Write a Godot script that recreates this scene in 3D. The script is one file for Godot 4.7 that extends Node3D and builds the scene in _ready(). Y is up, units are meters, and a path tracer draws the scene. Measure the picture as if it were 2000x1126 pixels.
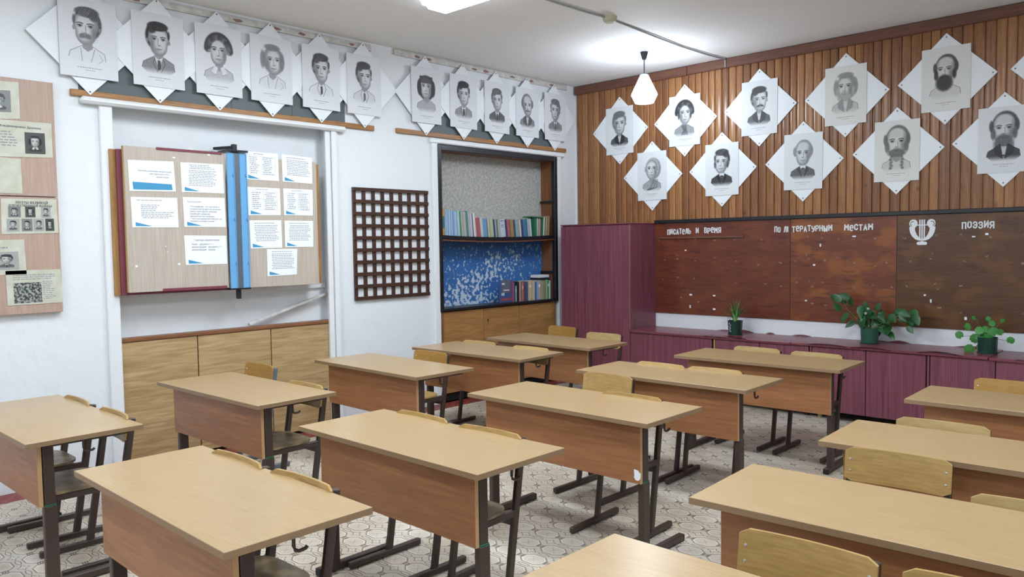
extends Node3D

const H := 3.327
const RX := 6.4
const RZ := 9.0
var M := {}
var taken := {}
var rng := RandomNumberGenerator.new()


# ------------------------------------------------------------------ geometry
class Geo:
	var v := PackedVector3Array()
	var n := PackedVector3Array()
	var t := PackedVector2Array()
	var ix := PackedInt32Array()
	var uo := Vector2.ZERO

	func tri(a: int, b: int, c: int) -> void:
		var f := (v[b] - v[a]).cross(v[c] - v[a])
		if f.dot(n[a] + n[b] + n[c]) > 0.0:
			ix.append_array([a, c, b])
		else:
			ix.append_array([a, b, c])

	func vert(p: Vector3, nn: Vector3, uv := Vector2.ZERO) -> int:
		v.append(p)
		n.append(nn)
		t.append(uv)
		return v.size() - 1

	func quad(a: Vector3, b: Vector3, c: Vector3, d: Vector3, nn: Vector3, u0 := Vector2(0, 0), u1 := Vector2(1, 1)) -> void:
		# a bottom-left, b bottom-right, c top-right, d top-left
		var k := vert(a, nn, Vector2(u0.x, u1.y))
		vert(b, nn, Vector2(u1.x, u1.y))
		vert(c, nn, Vector2(u1.x, u0.y))
		vert(d, nn, Vector2(u0.x, u0.y))
		tri(k, k + 1, k + 2)
		tri(k, k + 2, k + 3)

	func uvof(p: Vector3, ax: int, g: int) -> Vector2:
		var a := (ax + 1) % 3
		var b := (ax + 2) % 3
		if b == g:
			return Vector2(p[b], p[a]) + uo
		if a == g:
			return Vector2(p[a], p[b]) + uo
		return Vector2(p[a], p[b]) + uo

	func box(c: Vector3, s: Vector3, bev := 0.003, g := 0, xf := Transform3D()) -> void:
		var h := s * 0.5
		var e := minf(bev, minf(h.x, minf(h.y, h.z)) * 0.9)
		var nb := xf.basis.orthonormalized()
		var id := {}
		for ax in 3:
			var a := (ax + 1) % 3
			var b := (ax + 2) % 3
			for sg in [-1.0, 1.0]:
				var nn := Vector3.ZERO
				nn[ax] = sg
				var q := []
				for k in 4:
					var p := Vector3.ZERO
					p[ax] = h[ax] * sg
					p[a] = (h[a] - e) * (1.0 if k in [1, 2] else -1.0)
					p[b] = (h[b] - e) * (1.0 if k in [2, 3] else -1.0)
					q.append(vert(xf * (c + p), nb * nn, uvof(c + p, ax, g)))
					id[[ax, sg, 1.0 if k in [1, 2] else -1.0, 1.0 if k in [2, 3] else -1.0]] = q[k]
				tri(q[0], q[1], q[2])
				tri(q[0], q[2], q[3])
		if e <= 0.0002:
			return
		# edges: between face (ax, s1) and face (a, s2), along b
		for ax in 3:
			var a := (ax + 1) % 3
			for s1 in [-1.0, 1.0]:
				for s2 in [-1.0, 1.0]:
					var w := Vector3.ZERO
					w[ax] = s1
					w[a] = s2
					var nn := (nb * w).normalized()
					# face ax: in-plane axes (a, b); face a: in-plane axes (b, ax)
					var p := [id[[ax, s1, s2, -1.0]], id[[ax, s1, s2, 1.0]], id[[a, s2, 1.0, s1]], id[[a, s2, -1.0, s1]]]
					var k := v.size()
					for j in p:
						vert(v[j], nn, t[j])
					tri(k, k + 1, k + 2)
					tri(k, k + 2, k + 3)
		for sx in [-1.0, 1.0]:
			for sy in [-1.0, 1.0]:
				for sz in [-1.0, 1.0]:
					var nn := (nb * Vector3(sx, sy, sz)).normalized()
					var k := v.size()
					for j in [id[[0, sx, sy, sz]], id[[1, sy, sz, sx]], id[[2, sz, sx, sy]]]:
						vert(v[j], nn, t[j])
					tri(k, k + 1, k + 2)

	func bar(p: Vector3, q: Vector3, w: float, d: float, bev := 0.002, up := Vector3.UP) -> void:
		# rectangular bar, w across (perpendicular to up), d along up
		var y := (q - p).normalized()
		if absf(y.dot(up)) > 0.99:
			up = Vector3.BACK
		var x := y.cross(up).normalized()
		var z := x.cross(y).normalized()
		box(Vector3.ZERO, Vector3(w, (q - p).length(), d), bev, 1, Transform3D(Basis(x, y, z), (p + q) * 0.5))

	func lathe(pr: Array, seg := 24, at := Vector3.ZERO, flat := false) -> void:
		for k in pr.size() - 1:
			var p0: Vector2 = pr[k]
			var p1: Vector2 = pr[k + 1]
			var d := p1 - p0
			if d.length() < 1e-6:
				continue
			var nn := Vector2(d.y, -d.x).normalized()
			for s in seg:
				var a0 := TAU * s / seg
				var a1 := TAU * (s + 1) / seg
				var am := (a0 + a1) * 0.5
				var q := []
				for w in [[p0, a0], [p0, a1], [p1, a1], [p1, a0]]:
					var aa: float = am if flat else w[1]
					q.append(vert(at + Vector3(w[0].x * cos(w[1]), w[0].y, w[0].x * sin(w[1])), Vector3(nn.x * cos(aa), nn.y, nn.x * sin(aa)), Vector2(w[1] / TAU, w[0].y)))
				tri(q[0], q[1], q[2])
				tri(q[0], q[2], q[3])

	func tube(pts: Array, r: float, seg := 8) -> void:
		var rings := []
		for k in pts.size():
			var d: Vector3 = (pts[mini(k + 1, pts.size() - 1)] - pts[maxi(k - 1, 0)]).normalized()
			var up := Vector3.UP if absf(d.y) < 0.9 else Vector3.RIGHT
			var x := d.cross(up).normalized()
			var y := x.cross(d)
			var ring := []
			for s in seg:
				var a := TAU * s / seg
				var nn := x * cos(a) + y * sin(a)
				ring.append(vert(pts[k] + nn * r, nn, Vector2(float(s) / seg, k)))
			rings.append(ring)
		for k in pts.size() - 1:
			for s in seg:
				tri(rings[k][s], rings[k + 1][s], rings[k + 1][(s + 1) % seg])
				tri(rings[k][s], rings[k + 1][(s + 1) % seg], rings[k][(s + 1) % seg])
		for k in [0, pts.size() - 1]:
			var d: Vector3 = (pts[k] - pts[1 if k == 0 else k - 1]).normalized()
			var c := vert(pts[k], d)
			for s in seg:
				var a := vert(v[rings[k][s]], d)
				var b := vert(v[rings[k][(s + 1) % seg]], d)
				tri(c, a, b)

	func prism(pts: PackedVector2Array, d0: float, d1: float, xf := Transform3D()) -> void:
		# outline in local xy, extruded along z from d0 to d1
		var ti := Geometry2D.triangulate_polygon(pts)
		for s in [[d0, -1.0], [d1, 1.0]]:
			var nn: Vector3 = xf.basis * Vector3(0, 0, s[1])
			var k := v.size()
			for p in pts:
				vert(xf * Vector3(p.x, p.y, s[0]), nn, p + uo)
			for j in range(0, ti.size(), 3):
				tri(k + ti[j], k + ti[j + 1], k + ti[j + 2])
		var area := 0.0
		for j in pts.size():
			area += pts[j].cross(pts[(j + 1) % pts.size()])
		for j in pts.size():
			var p := pts[j]
			var q := pts[(j + 1) % pts.size()]
			var e := (q - p).normalized() * signf(area)
			var nn: Vector3 = xf.basis * Vector3(e.y, -e.x, 0)
			var k := vert(xf * Vector3(p.x, p.y, d0), nn, p + uo)
			vert(xf * Vector3(q.x, q.y, d0), nn, q + uo)
			vert(xf * Vector3(q.x, q.y, d1), nn, q + uo + Vector2(0, d1 - d0))
			vert(xf * Vector3(p.x, p.y, d1), nn, p + uo + Vector2(0, d1 - d0))
			tri(k, k + 1, k + 2)
			tri(k, k + 2, k + 3)

	func mesh(m: Material) -> ArrayMesh:
		var a := []
		a.resize(Mesh.ARRAY_MAX)
		a[Mesh.ARRAY_VERTEX] = v
		a[Mesh.ARRAY_NORMAL] = n
		a[Mesh.ARRAY_TEX_UV] = t
		a[Mesh.ARRAY_INDEX] = ix
		var am := ArrayMesh.new()
		am.add_surface_from_arrays(Mesh.PRIMITIVE_TRIANGLES, a)
		am.surface_set_material(0, m)
		return am


func numbered(called: String) -> String:
	var k: int = taken.get(called, 0)
	taken[called] = k + 1
	return called if k == 0 else "%s_%03d" % [called, k]


func tag(o: Node, label: String, category: String, group := "", kind := "") -> Node:
	if label:
		o.set_meta("label", label)
	if category:
		o.set_meta("category", category)
	if group:
		o.set_meta("group", group)
	if kind:
		o.set_meta("kind", kind)
	return o


func thing(called: String, label: String, category: String, at := Vector3.ZERO, turn := 0.0, group := "") -> Node3D:
	var o := Node3D.new()
	o.name = numbered(called)
	o.position = at
	o.rotation.y = turn
	add_child(o, true)
	tag(o, label, category, group)
	return o


func part(called: String, g, m: Material, parent: Node = null, at := Vector3.ZERO) -> MeshInstance3D:
	var o := MeshInstance3D.new()
	o.mesh = g.mesh(m) if g is Geo else g
	if parent == null:
		o.name = numbered(called)
		add_child(o, true)
	else:
		var same := 0
		for c in parent.get_children():
			if str(c.name) == called or str(c.name).begins_with(called + "_0") or str(c.name).begins_with(called + "_1") or str(c.name).begins_with(called + "_2"):
				same += 1
		o.name = called if same == 0 else "%s_%03d" % [called, same]
		parent.add_child(o, true)
	o.position = at
	return o


func struct(called: String, g, m: Material, label: String, parent: Node = null) -> MeshInstance3D:
	var o := part(called, g, m, parent)
	if parent == null:
		tag(o, label, "", "", "structure")
	return o


# ------------------------------------------------------------------ textures
func noise(sd: int, freq := 1.0, oct := 3, type := FastNoiseLite.TYPE_SIMPLEX_SMOOTH) -> FastNoiseLite:
	var f := FastNoiseLite.new()
	f.seed = sd
	f.noise_type = type
	f.frequency = freq
	f.fractal_octaves = oct
	f.fractal_type = FastNoiseLite.FRACTAL_FBM if oct > 1 else FastNoiseLite.FRACTAL_NONE
	return f


func wrapped(f: FastNoiseLite, x: float, y: float, w: float, h: float, kx: float, ky: float) -> float:
	var bx := clampf((x / w - 0.85) / 0.15, 0.0, 1.0)
	var by := clampf((y / h - 0.85) / 0.15, 0.0, 1.0)
	var r := f.get_noise_2d(x * kx, y * ky)
	if bx > 0.0:
		r = lerpf(r, f.get_noise_2d((x - w) * kx, y * ky), bx)
	if by > 0.0:
		var r2 := f.get_noise_2d(x * kx, (y - h) * ky)
		if bx > 0.0:
			r2 = lerpf(r2, f.get_noise_2d((x - w) * kx, (y - h) * ky), bx)
		r = lerpf(r, r2, by)
	return r


func tex(im: Image) -> ImageTexture:
	return ImageTexture.create_from_image(im)


func wood_image(w: int, h: int, mw: float, mh: float, lo: Color, hi: Color, sd: int, band := 9.0, along := 1.2, fine := 90.0, mix := 0.5, knots := 0) -> Image:
	# grain along u; mw x mh metres
	var f1 := noise(sd, 1.0, 3)
	var f2 := noise(sd + 7, 1.0, 2)
	var kn := []
	var r := RandomNumberGenerator.new()
	r.seed = sd
	for k in knots:
		kn.append([Vector2(r.randf() * mw, r.randf() * mh), r.randf_range(0.008, 0.016)])
	var data := PackedByteArray()
	data.resize(w * h * 3)
	var o := 0
	for y in h:
		var yy := mh * y / h
		for x in w:
			var xx := mw * x / w
			var a := wrapped(f1, xx, yy, mw, mh, along, band)
			var b := wrapped(f2, xx, yy, mw, mh, along * 4.0, fine)
			var c := sin(a * 14.0 + b * 0.8)
			var t := 0.5 + (1.0 - mix) * (a * 0.55 + c * 0.16) + mix * b * 0.9
			for q in kn:
				var d: float = Vector2((xx - q[0].x) * 0.6, yy - q[0].y).length() / q[1]
				if d < 3.0:
					t -= 0.9 * exp(-d * d)
			t = clampf(t, 0.0, 1.0)
			data[o] = int(255.0 * lerpf(lo.r, hi.r, t))
			data[o + 1] = int(255.0 * lerpf(lo.g, hi.g, t))
			data[o + 2] = int(255.0 * lerpf(lo.b, hi.b, t))
			o += 3
	return Image.create_from_data(w, h, false, Image.FORMAT_RGB8, data)


func mat(c: Color, rough := 0.6, im: Image = null, mw := 1.0, mh := 1.0, metal := 0.0) -> StandardMaterial3D:
	var m := StandardMaterial3D.new()
	m.albedo_color = c
	m.roughness = rough
	m.metallic = metal
	if im:
		m.albedo_texture = tex(im)
		m.uv1_scale = Vector3(1.0 / mw, 1.0 / mh, 1)
	return m


func bump(m: StandardMaterial3D, sd: int, scale: float, strength: float, px := 256, freq := 0.03, oct := 4) -> void:
	var nt := noise(sd, 1.0, oct)
	var im := Image.create(px, px, false, Image.FORMAT_L8)
	for y in px:
		for x in px:
			var q := wrapped(nt, x, y, px, px, freq, freq)
			im.set_pixel(x, y, Color(0.5 + 0.5 * q, 0, 0))
	im.bump_map_to_normal_map(4.0)
	m.normal_enabled = true
	m.normal_texture = tex(im)
	m.normal_scale = strength
	m.uv1_triplanar = true
	m.uv1_world_triplanar = true
	m.uv1_scale = Vector3.ONE / scale


func hexc(s: String) -> Color:
	return Color.html(s)


func lino_image() -> Image:
	var w := 512
	var h := 448
	var g := PackedFloat32Array()
	g.resize(w * h)
	g.fill(0.0)
	# light and dark line drawing of one repeat, u across (0.171 m), v along (0.149 m)
	var dark := []
	var pale := []
	var oct8 := [Vector2(0.10, 0.36), Vector2(0.30, 0.17), Vector2(0.70, 0.17), Vector2(0.90, 0.36), Vector2(0.90, 0.64), Vector2(0.70, 0.83), Vector2(0.30, 0.83), Vector2(0.10, 0.64), Vector2(0.10, 0.36)]
	var oct_in := []
	for p in oct8:
		oct_in.append(Vector2(0.5, 0.5) + (p - Vector2(0.5, 0.5)) * 0.86)
	dark.append([oct8, 9.0, 0.72])
	pale.append([oct_in, 7.0, 0.8])
	dark.append([[Vector2(0.38, 0.36), Vector2(0.62, 0.64)], 4.0, 0.6])
	dark.append([[Vector2(0.62, 0.36), Vector2(0.38, 0.64)], 4.0, 0.6])
	dark.append([[Vector2(0.5, 0.30), Vector2(0.5, 0.70)], 3.0, 0.3])
	for e in [-1.0, 1.0]:
		for k in 3:
			var y0: float = 0.5 + (k - 1) * 0.075
			dark.append([[Vector2(0.5 + e * 0.38, y0 - 0.03), Vector2(0.5 + e * 0.58, y0 + 0.03)], 8.0, 0.85])
			pale.append([[Vector2(0.5 + e * 0.40, y0 + 0.012), Vector2(0.5 + e * 0.56, y0 + 0.052)], 5.0, 0.8])
	# corner stars between the octagons
	for cx in [0.0, 1.0]:
		for cy in [0.0, 1.0]:
			var c := Vector2(cx, cy)
			var st := []
			var st2 := []
			for k in 17:
				var a := TAU * k / 16.0
				var rr: float = 0.20 if k % 4 == 0 else (0.085 if k % 2 == 0 else 0.13)
				st.append(c + Vector2(cos(a) * rr, sin(a) * rr * 0.9))
				st2.append(c + Vector2(cos(a) * rr, sin(a) * rr * 0.9) * 0.6)
			dark.append([st, 8.0, 0.65])
			pale.append([st2, 7.0, 0.8])
			dark.append([[c + Vector2(-0.3, 0.0), c + Vector2(-0.2, 0.0)], 5.0, 0.5])
			dark.append([[c + Vector2(0.2, 0.0), c + Vector2(0.3, 0.0)], 5.0, 0.5])
	for e in [0.0, 1.0]:
		dark.append([[Vector2(0.30, e + 0.02), Vector2(0.42, e + 0.07), Vector2(0.58, e + 0.07), Vector2(0.70, e + 0.02)], 8.0, 0.7])
		dark.append([[Vector2(0.30, e - 0.02), Vector2(0.42, e - 0.07), Vector2(0.58, e - 0.07), Vector2(0.70, e - 0.02)], 8.0, 0.7])
		pale.append([[Vector2(0.33, e), Vector2(0.45, e + 0.035), Vector2(0.55, e + 0.035), Vector2(0.67, e)], 4.0, 0.6])
	for set2 in [[dark, -1.0], [pale, 1.0]]:
		for l in set2[0]:
			var pts: Array = l[0]
			for k in pts.size() - 1:
				var a: Vector2 = pts[k] * Vector2(w, h)
				var b: Vector2 = pts[k + 1] * Vector2(w, h)
				var steps := int(a.distance_to(b) / 2.0) + 1
				var rad: float = l[1]
				for s in steps + 1:
					var p := a.lerp(b, float(s) / steps)
					for yy in range(int(p.y - rad), int(p.y + rad) + 1):
						for xx in range(int(p.x - rad), int(p.x + rad) + 1):
							var d := Vector2(xx, yy).distance_to(p)
							if d < rad:
								var q: float = l[2] * set2[1] * clampf((rad - d) / 2.0, 0, 1)
								var at := posmod(yy, h) * w + posmod(xx, w)
								if set2[1] < 0:
									g[at] = minf(g[at], q)
								else:
									g[at] = maxf(g[at], q) if g[at] >= 0.0 else g[at]
	var f := noise(3, 0.02, 3)
	var im := Image.create(w, h, false, Image.FORMAT_RGB8)
	var base := hexc("d0c6b8")
	var dk := hexc("665a4e")
	var lt := hexc("efe9de")
	for y in h:
		for x in w:
			var q := g[y * w + x]
			var c := base if q == 0.0 else (base.lerp(dk, -q) if q < 0.0 else base.lerp(lt, q))
			c = c.lightened(0.04 * wrapped(f, x, y, w, h, 1.0, 1.0)) if q == 0.0 else c
			im.set_pixel(x, y, c)
	im.generate_mipmaps()
	return im


# pencil portraits: a grey canvas and a few soft strokes
class Canvas:
	var w: int
	var h: int
	var d := PackedFloat32Array()

	func _init(ww: int, hh: int, v := 1.0) -> void:
		w = ww
		h = hh
		d.resize(w * h)
		d.fill(v)

	func blob(c: Vector2, r: Vector2, val: float, al := 1.0, soft := 0.25, rot := 0.0) -> void:
		var cc := c * w
		var rr := r * w
		var m := maxf(rr.x, rr.y)
		var cs := cos(rot)
		var sn := sin(rot)
		for y in range(maxi(0, int(cc.y - m)), mini(h, int(cc.y + m) + 2)):
			for x in range(maxi(0, int(cc.x - m)), mini(w, int(cc.x + m) + 2)):
				var dx := x + 0.5 - cc.x
				var dy := y + 0.5 - cc.y
				var u := (dx * cs + dy * sn) / rr.x
				var q := (dy * cs - dx * sn) / rr.y
				var k := u * u + q * q
				if k < 1.0:
					var a := al * minf(1.0, (1.0 - sqrt(k)) / soft)
					d[y * w + x] += (val - d[y * w + x]) * a

	func poly(p: Array, val: float, al := 1.0, fade := 9.0) -> void:
		var y0 := 1e9
		var y1 := -1e9
		for q in p:
			y0 = minf(y0, q.y)
			y1 = maxf(y1, q.y)
		for y in range(maxi(0, int(y0 * w)), mini(h, int(y1 * w) + 1)):
			var yy := (y + 0.5) / w
			var xs := []
			for k in p.size():
				var a: Vector2 = p[k]
				var b: Vector2 = p[(k + 1) % p.size()]
				if (a.y <= yy) != (b.y <= yy):
					xs.append(a.x + (yy - a.y) / (b.y - a.y) * (b.x - a.x))
			xs.sort()
			var al2 := al * clampf((fade - yy) / 0.12, 0.0, 1.0)
			for k in range(0, xs.size() - 1, 2):
				for x in range(maxi(0, int(xs[k] * w)), mini(w, int(xs[k + 1] * w) + 1)):
					d[y * w + x] += (val - d[y * w + x]) * al2

	func line(p: Array, wd: float, val: float, al := 0.9) -> void:
		for k in p.size() - 1:
			var n := int(p[k].distance_to(p[k + 1]) * w / 1.2) + 1
			for s in n:
				blob(p[k].lerp(p[k + 1], float(s) / n), Vector2(wd, wd), val, al, 0.7)

	func image(grain: FastNoiseLite, tint := Color(0.93, 0.94, 0.95), k := 0.22) -> Image:
		var data := PackedByteArray()
		data.resize(w * h * 3)
		for y in h:
			for x in w:
				var q := d[y * w + x]
				q = clampf(q + grain.get_noise_2d(x * 1.7 + y * 0.9, y * 0.5 - x * 0.3) * k * minf(1.0, (1.0 - q) * 2.0), 0.05, 1.0)
				var o := (y * w + x) * 3
				data[o] = int(255.0 * tint.r * q)
				data[o + 1] = int(255.0 * tint.g * q)
				data[o + 2] = int(255.0 * tint.b * q)
		return Image.create_from_data(w, h, false, Image.FORMAT_RGB8, data)


func portrait_image(p: Dictionary, sd: int, paper := 1.0, tint := Color(0.88, 0.89, 0.905)) -> Image:
	var c := Canvas.new(150, 212, paper)
	var hd: float = p.get("hair", 0.3)
	var s: float = p.get("s", 1.0) * 1.5
	var tn: float = p.get("turn", 0.0)
	var o := Vector2(0.5 + p.get("dx", 0.0), 0.505 + p.get("dy", 0.0))
	var a := 0.145 * s
	var b := 0.20 * s
	var cl: float = p.get("cloth", 0.3)
	var ca: float = p.get("cover", 0.9)
	var style: String = p.get("style", "short")
	var wear: String = p.get("wear", "suit")
	var chin := o + Vector2(0, b)
	# clothes
	var bot := chin.y + 0.36
	var sh := [chin + Vector2(-0.09, 0.02), chin + Vector2(-0.30, 0.14), chin + Vector2(-0.33, 0.25), chin + Vector2(-0.16, 0.40), chin + Vector2(0.12, 0.42), chin + Vector2(0.31, 0.27), chin + Vector2(0.29, 0.13), chin + Vector2(0.09, 0.02)]
	c.poly(sh, cl, ca, bot)
	c.line([sh[0], sh[1], sh[2]], 0.008, 0.35, 0.6)
	c.line([sh[7], sh[6], sh[5]], 0.008, 0.3, 0.6)
	if style == "bob":
		c.blob(o + Vector2(0, 0.02), Vector2(a * 1.45, b * 1.12), hd, 1.0, 0.12)
	elif style == "wig":
		c.blob(o + Vector2(a * 0.2, -0.01), Vector2(a * 1.3, b * 1.12), 0.55, 0.9, 0.15)
		c.blob(o + Vector2(a * 0.1, -0.03), Vector2(a * 1.15, b * 1.02), 0.85, 0.9, 0.2)
	elif style == "long":
		c.blob(o + Vector2(a * 0.15, 0.0), Vector2(a * 1.28, b * 1.08), hd, 0.95, 0.15)
	elif style == "curly":
		for k in 16:
			var an := PI + PI * k / 15.0
			c.blob(o + Vector2(cos(an) * a * 1.1, -0.02 + sin(an) * b * 0.95), Vector2(a * 0.42, a * 0.42), hd, 0.95, 0.35)
	else:
		c.blob(o + Vector2(a * 0.08 * (1.0 if tn <= 0 else -1.0), -0.045 * s), Vector2(a * 1.12, b * 0.98), hd, 0.95, 0.12)
	# neck and face
	c.poly([chin + Vector2(-0.075, -0.08), chin + Vector2(-0.085, 0.06), chin + Vector2(0.0, 0.12), chin + Vector2(0.085, 0.06), chin + Vector2(0.075, -0.08)], 0.66, 1.0)
	var fo := o + Vector2(tn * 0.018, 0.015)
	for e in [-1.0, 1.0]:
		c.blob(fo + Vector2(e * a * 0.98 - tn * 0.02, 0.01), Vector2(0.018, 0.034) * s, 0.62, 0.9, 0.3)
	var lit := -1.0 if tn <= 0 else 1.0
	c.blob(fo + Vector2(0, -0.22 * b), Vector2(a * 0.95, b * 0.76), 0.64, 1.0, 0.06)
	c.blob(fo + Vector2(tn * 0.02, 0.30 * b), Vector2(a * 0.80, b * 0.72), 0.62, 1.0, 0.06)
	c.blob(fo + Vector2(lit * 0.018, -0.22 * b), Vector2(a * 0.84, b * 0.68), 0.95, 0.95, 0.35)
	c.blob(fo + Vector2(lit * 0.018 + tn * 0.02, 0.26 * b), Vector2(a * 0.68, b * 0.62), 0.94, 0.92, 0.4)
	c.blob(fo + Vector2(-lit * 0.075 * s, 0.05), Vector2(a * 0.36, b * 0.55), 0.50, 0.6, 0.9)
	c.blob(fo + Vector2(-lit * 0.03 * s + tn * 0.02, 0.60 * b), Vector2(a * 0.5, b * 0.22), 0.62, 0.5, 0.9)
	for k in 9:
		var hy0 := fo.y - b * 0.35 + k * b * 0.13
		c.line([Vector2(fo.x - lit * a * 0.55, hy0 + 0.03), Vector2(fo.x - lit * a * 0.88, hy0)], 0.004, 0.38, 0.45)
	for e in [-1.0, 1.0]:
		var ey := fo + Vector2(e * 0.058 * s + tn * 0.03, -0.022 * s)
		c.blob(ey + Vector2(0, -0.004), Vector2(0.042, 0.024) * s, 0.42, 0.75, 0.8)
		c.line([ey + Vector2(-0.026, -0.006) * s, ey + Vector2(0, -0.012) * s, ey + Vector2(0.026, -0.005) * s], 0.005 * s, 0.2, 0.8)
		c.line([ey + Vector2(-0.02, 0.018) * s, ey + Vector2(0.02, 0.018) * s], 0.004 * s, 0.5, 0.5)
		c.blob(ey, Vector2(0.017, 0.012) * s, 0.16, 0.9, 0.5)
		c.line([ey + Vector2(-0.036, -0.026) * s, ey + Vector2(0.0, -0.036) * s, ey + Vector2(0.036, -0.026) * s], 0.009 * s, p.get("brow", 0.3), 0.7)
	var ns := fo + Vector2(tn * 0.045, 0.055 * s)
	c.line([ns + Vector2(-lit * 0.010, -0.085) * s, ns + Vector2(-lit * 0.018 + tn * 0.01, -0.004) * s], 0.011, 0.5, 0.6)
	c.line([ns + Vector2(lit * 0.016 + tn * 0.02, -0.02) * s, ns + Vector2(lit * 0.020 + tn * 0.02, 0.0) * s], 0.005, 0.45, 0.6)
	c.blob(ns + Vector2(0, 0.006), Vector2(0.030, 0.013) * s, 0.42, 0.7, 0.7)
	var mo := fo + Vector2(tn * 0.035, 0.105 * s)
	c.line([mo + Vector2(-0.040, 0) * s, mo, mo + Vector2(0.040, 0) * s], 0.009, 0.3, 0.8)
	c.blob(mo + Vector2(0, 0.022), Vector2(0.035, 0.010) * s, 0.6, 0.5, 0.8)
	# wrinkles at the mouth and strands of hair
	for e in [-1.0, 1.0]:
		c.line([ns + Vector2(e * 0.032, 0.004) * s, mo + Vector2(e * 0.052, 0.008) * s], 0.004 * s, 0.55, 0.5)
	# hair on the brow
	var hy: float = o.y - b * p.get("line", 0.55)
	match style:
		"short", "swept":
			c.blob(Vector2(o.x - tn * 0.01, o.y - b * 0.88), Vector2(a * 1.02, b * 0.34), hd, 0.95, 0.2)
			c.blob(Vector2(o.x + a * 0.55 * (1.0 if tn <= 0 else -1.0), o.y - b * 0.68), Vector2(a * 0.5, b * 0.34), hd, 0.9, 0.4, 0.5)
			for e in [-1.0, 1.0]:
				c.blob(Vector2(o.x + e * a * 0.95, o.y - b * 0.38), Vector2(0.022, 0.07) * s, hd, 0.85, 0.5)
			if style == "swept":
				for k in 5:
					c.line([Vector2(o.x - a * 0.7 + k * 0.03, hy), Vector2(o.x - a * 0.3 + k * 0.045, o.y - b * 1.1)], 0.006, 0.85, 0.5)
		"curly":
			for k in 12:
				var an := PI * 1.04 + PI * 0.92 * k / 11.0
				c.blob(o + Vector2(cos(an) * a * 0.98, -0.03 + sin(an) * b * 0.80), Vector2(a * 0.34, a * 0.32), hd + 0.12 * (k % 3), 0.85, 0.5)
		"bob":
			c.poly([Vector2(o.x - a, o.y - b * 0.9), Vector2(o.x + a, o.y - b * 0.9), Vector2(o.x + a, o.y - b * 0.30), Vector2(o.x - a, o.y - b * 0.30)], hd + 0.08, 0.9)
			for e in [-1.0, 1.0]:
				c.blob(Vector2(o.x + e * a * 1.08, o.y + 0.03), Vector2(a * 0.36, b * 0.75), hd, 0.95, 0.25)
			for k in 7:
				c.line([Vector2(o.x - a * 0.9 + k * 0.045, o.y - b * 0.95), Vector2(o.x - a * 0.95 + k * 0.048, o.y - b * 0.32)], 0.006, 0.55, 0.4)
		"wig":
			for e in [-1.0, 1.0]:
				for k in 3:
					c.blob(Vector2(o.x + e * a * 1.06, o.y - 0.05 + k * 0.05), Vector2(0.035, 0.026), 0.72, 0.9, 0.3)
			c.line([Vector2(o.x - a * 0.9, o.y - b * 0.45), Vector2(o.x, o.y - b * 0.86), Vector2(o.x + a * 0.9, o.y - b * 0.45)], 0.010, 0.6, 0.6)
		"bald":
			c.blob(Vector2(o.x, o.y - b * 0.62), Vector2(a * 0.80, b * 0.42), 0.90, 1.0, 0.4)
			for e in [-1.0, 1.0]:
				c.blob(Vector2(o.x + e * a * 1.0, o.y - b * 0.2), Vector2(0.035, 0.09) * s, hd, 0.9, 0.4)
		"long":
			c.blob(Vector2(o.x, o.y - b * 0.92), Vector2(a * 1.0, b * 0.28), hd, 0.9, 0.3)
			for e in [-1.0, 1.0]:
				c.blob(Vector2(o.x + e * a * 1.05, o.y), Vector2(0.05, 0.15) * s, hd, 0.9, 0.35)
	if style != "bald" and style != "wig":
		for k in 12:
			var hx0 := lerpf(-0.9, 0.9, k / 11.0)
			var top := Vector2(o.x + hx0 * a * 1.0, o.y - b * (1.02 - 0.22 * hx0 * hx0))
			c.line([top, top + Vector2(0.03 * lit + hx0 * 0.01, 0.045 + 0.02 * (k % 3))], 0.004, hd + (0.35 if k % 2 else -0.1), 0.6)
	if p.has("side"):
		for e in [-1.0, 1.0]:
			c.blob(Vector2(fo.x + e * a * 0.88, fo.y + 0.05), Vector2(0.028, 0.085) * s, p.side, 0.85, 0.5)
	if p.has("tache"):
		for e in [-1.0, 1.0]:
			c.blob(mo + Vector2(e * 0.032, -0.014) * s, Vector2(0.048, p.get("big", 0.017)) * s, p.tache, 0.95, 0.4, e * 0.35)
	if p.has("beard"):
		var bl: float = p.get("len", 0.10)
		c.blob(mo + Vector2(0, 0.03 + bl * 0.55), Vector2(a * 0.92, 0.05 + bl), p.beard, 0.93, 0.3)
		for k in 14:
			var bx := mo.x + (k - 6.5) * a * 0.13
			c.line([Vector2(bx, mo.y + 0.04), Vector2(bx + 0.01 * sin(k * 2.3), mo.y + 0.06 + bl * (1.2 - absf(k - 6.5) * 0.08))], 0.004, p.beard + (0.28 if k % 2 else -0.12), 0.6)
		for e in [-1.0, 1.0]:
			c.blob(Vector2(fo.x + e * a * 0.86, fo.y + 0.09), Vector2(0.035, 0.09) * s, p.beard, 0.9, 0.4)
		c.line([mo + Vector2(-0.03, 0.006), mo + Vector2(0.03, 0.006)], 0.007, 0.18, 0.7)
	if p.get("specs", false):
		for e in [-1.0, 1.0]:
			var ey := fo + Vector2(e * 0.058 * s + tn * 0.03, -0.018 * s)
			for k in 12:
				c.line([ey + Vector2.from_angle(TAU * k / 12) * 0.038, ey + Vector2.from_angle(TAU * (k + 1) / 12) * 0.038], 0.004, 0.2, 0.8)
		c.line([fo + Vector2(-0.02 + tn * 0.03, -0.02), fo + Vector2(0.02 + tn * 0.03, -0.02)], 0.004, 0.2, 0.8)
	# collar, tie, lapels
	var k0 := chin + Vector2(0, 0.05)
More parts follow.
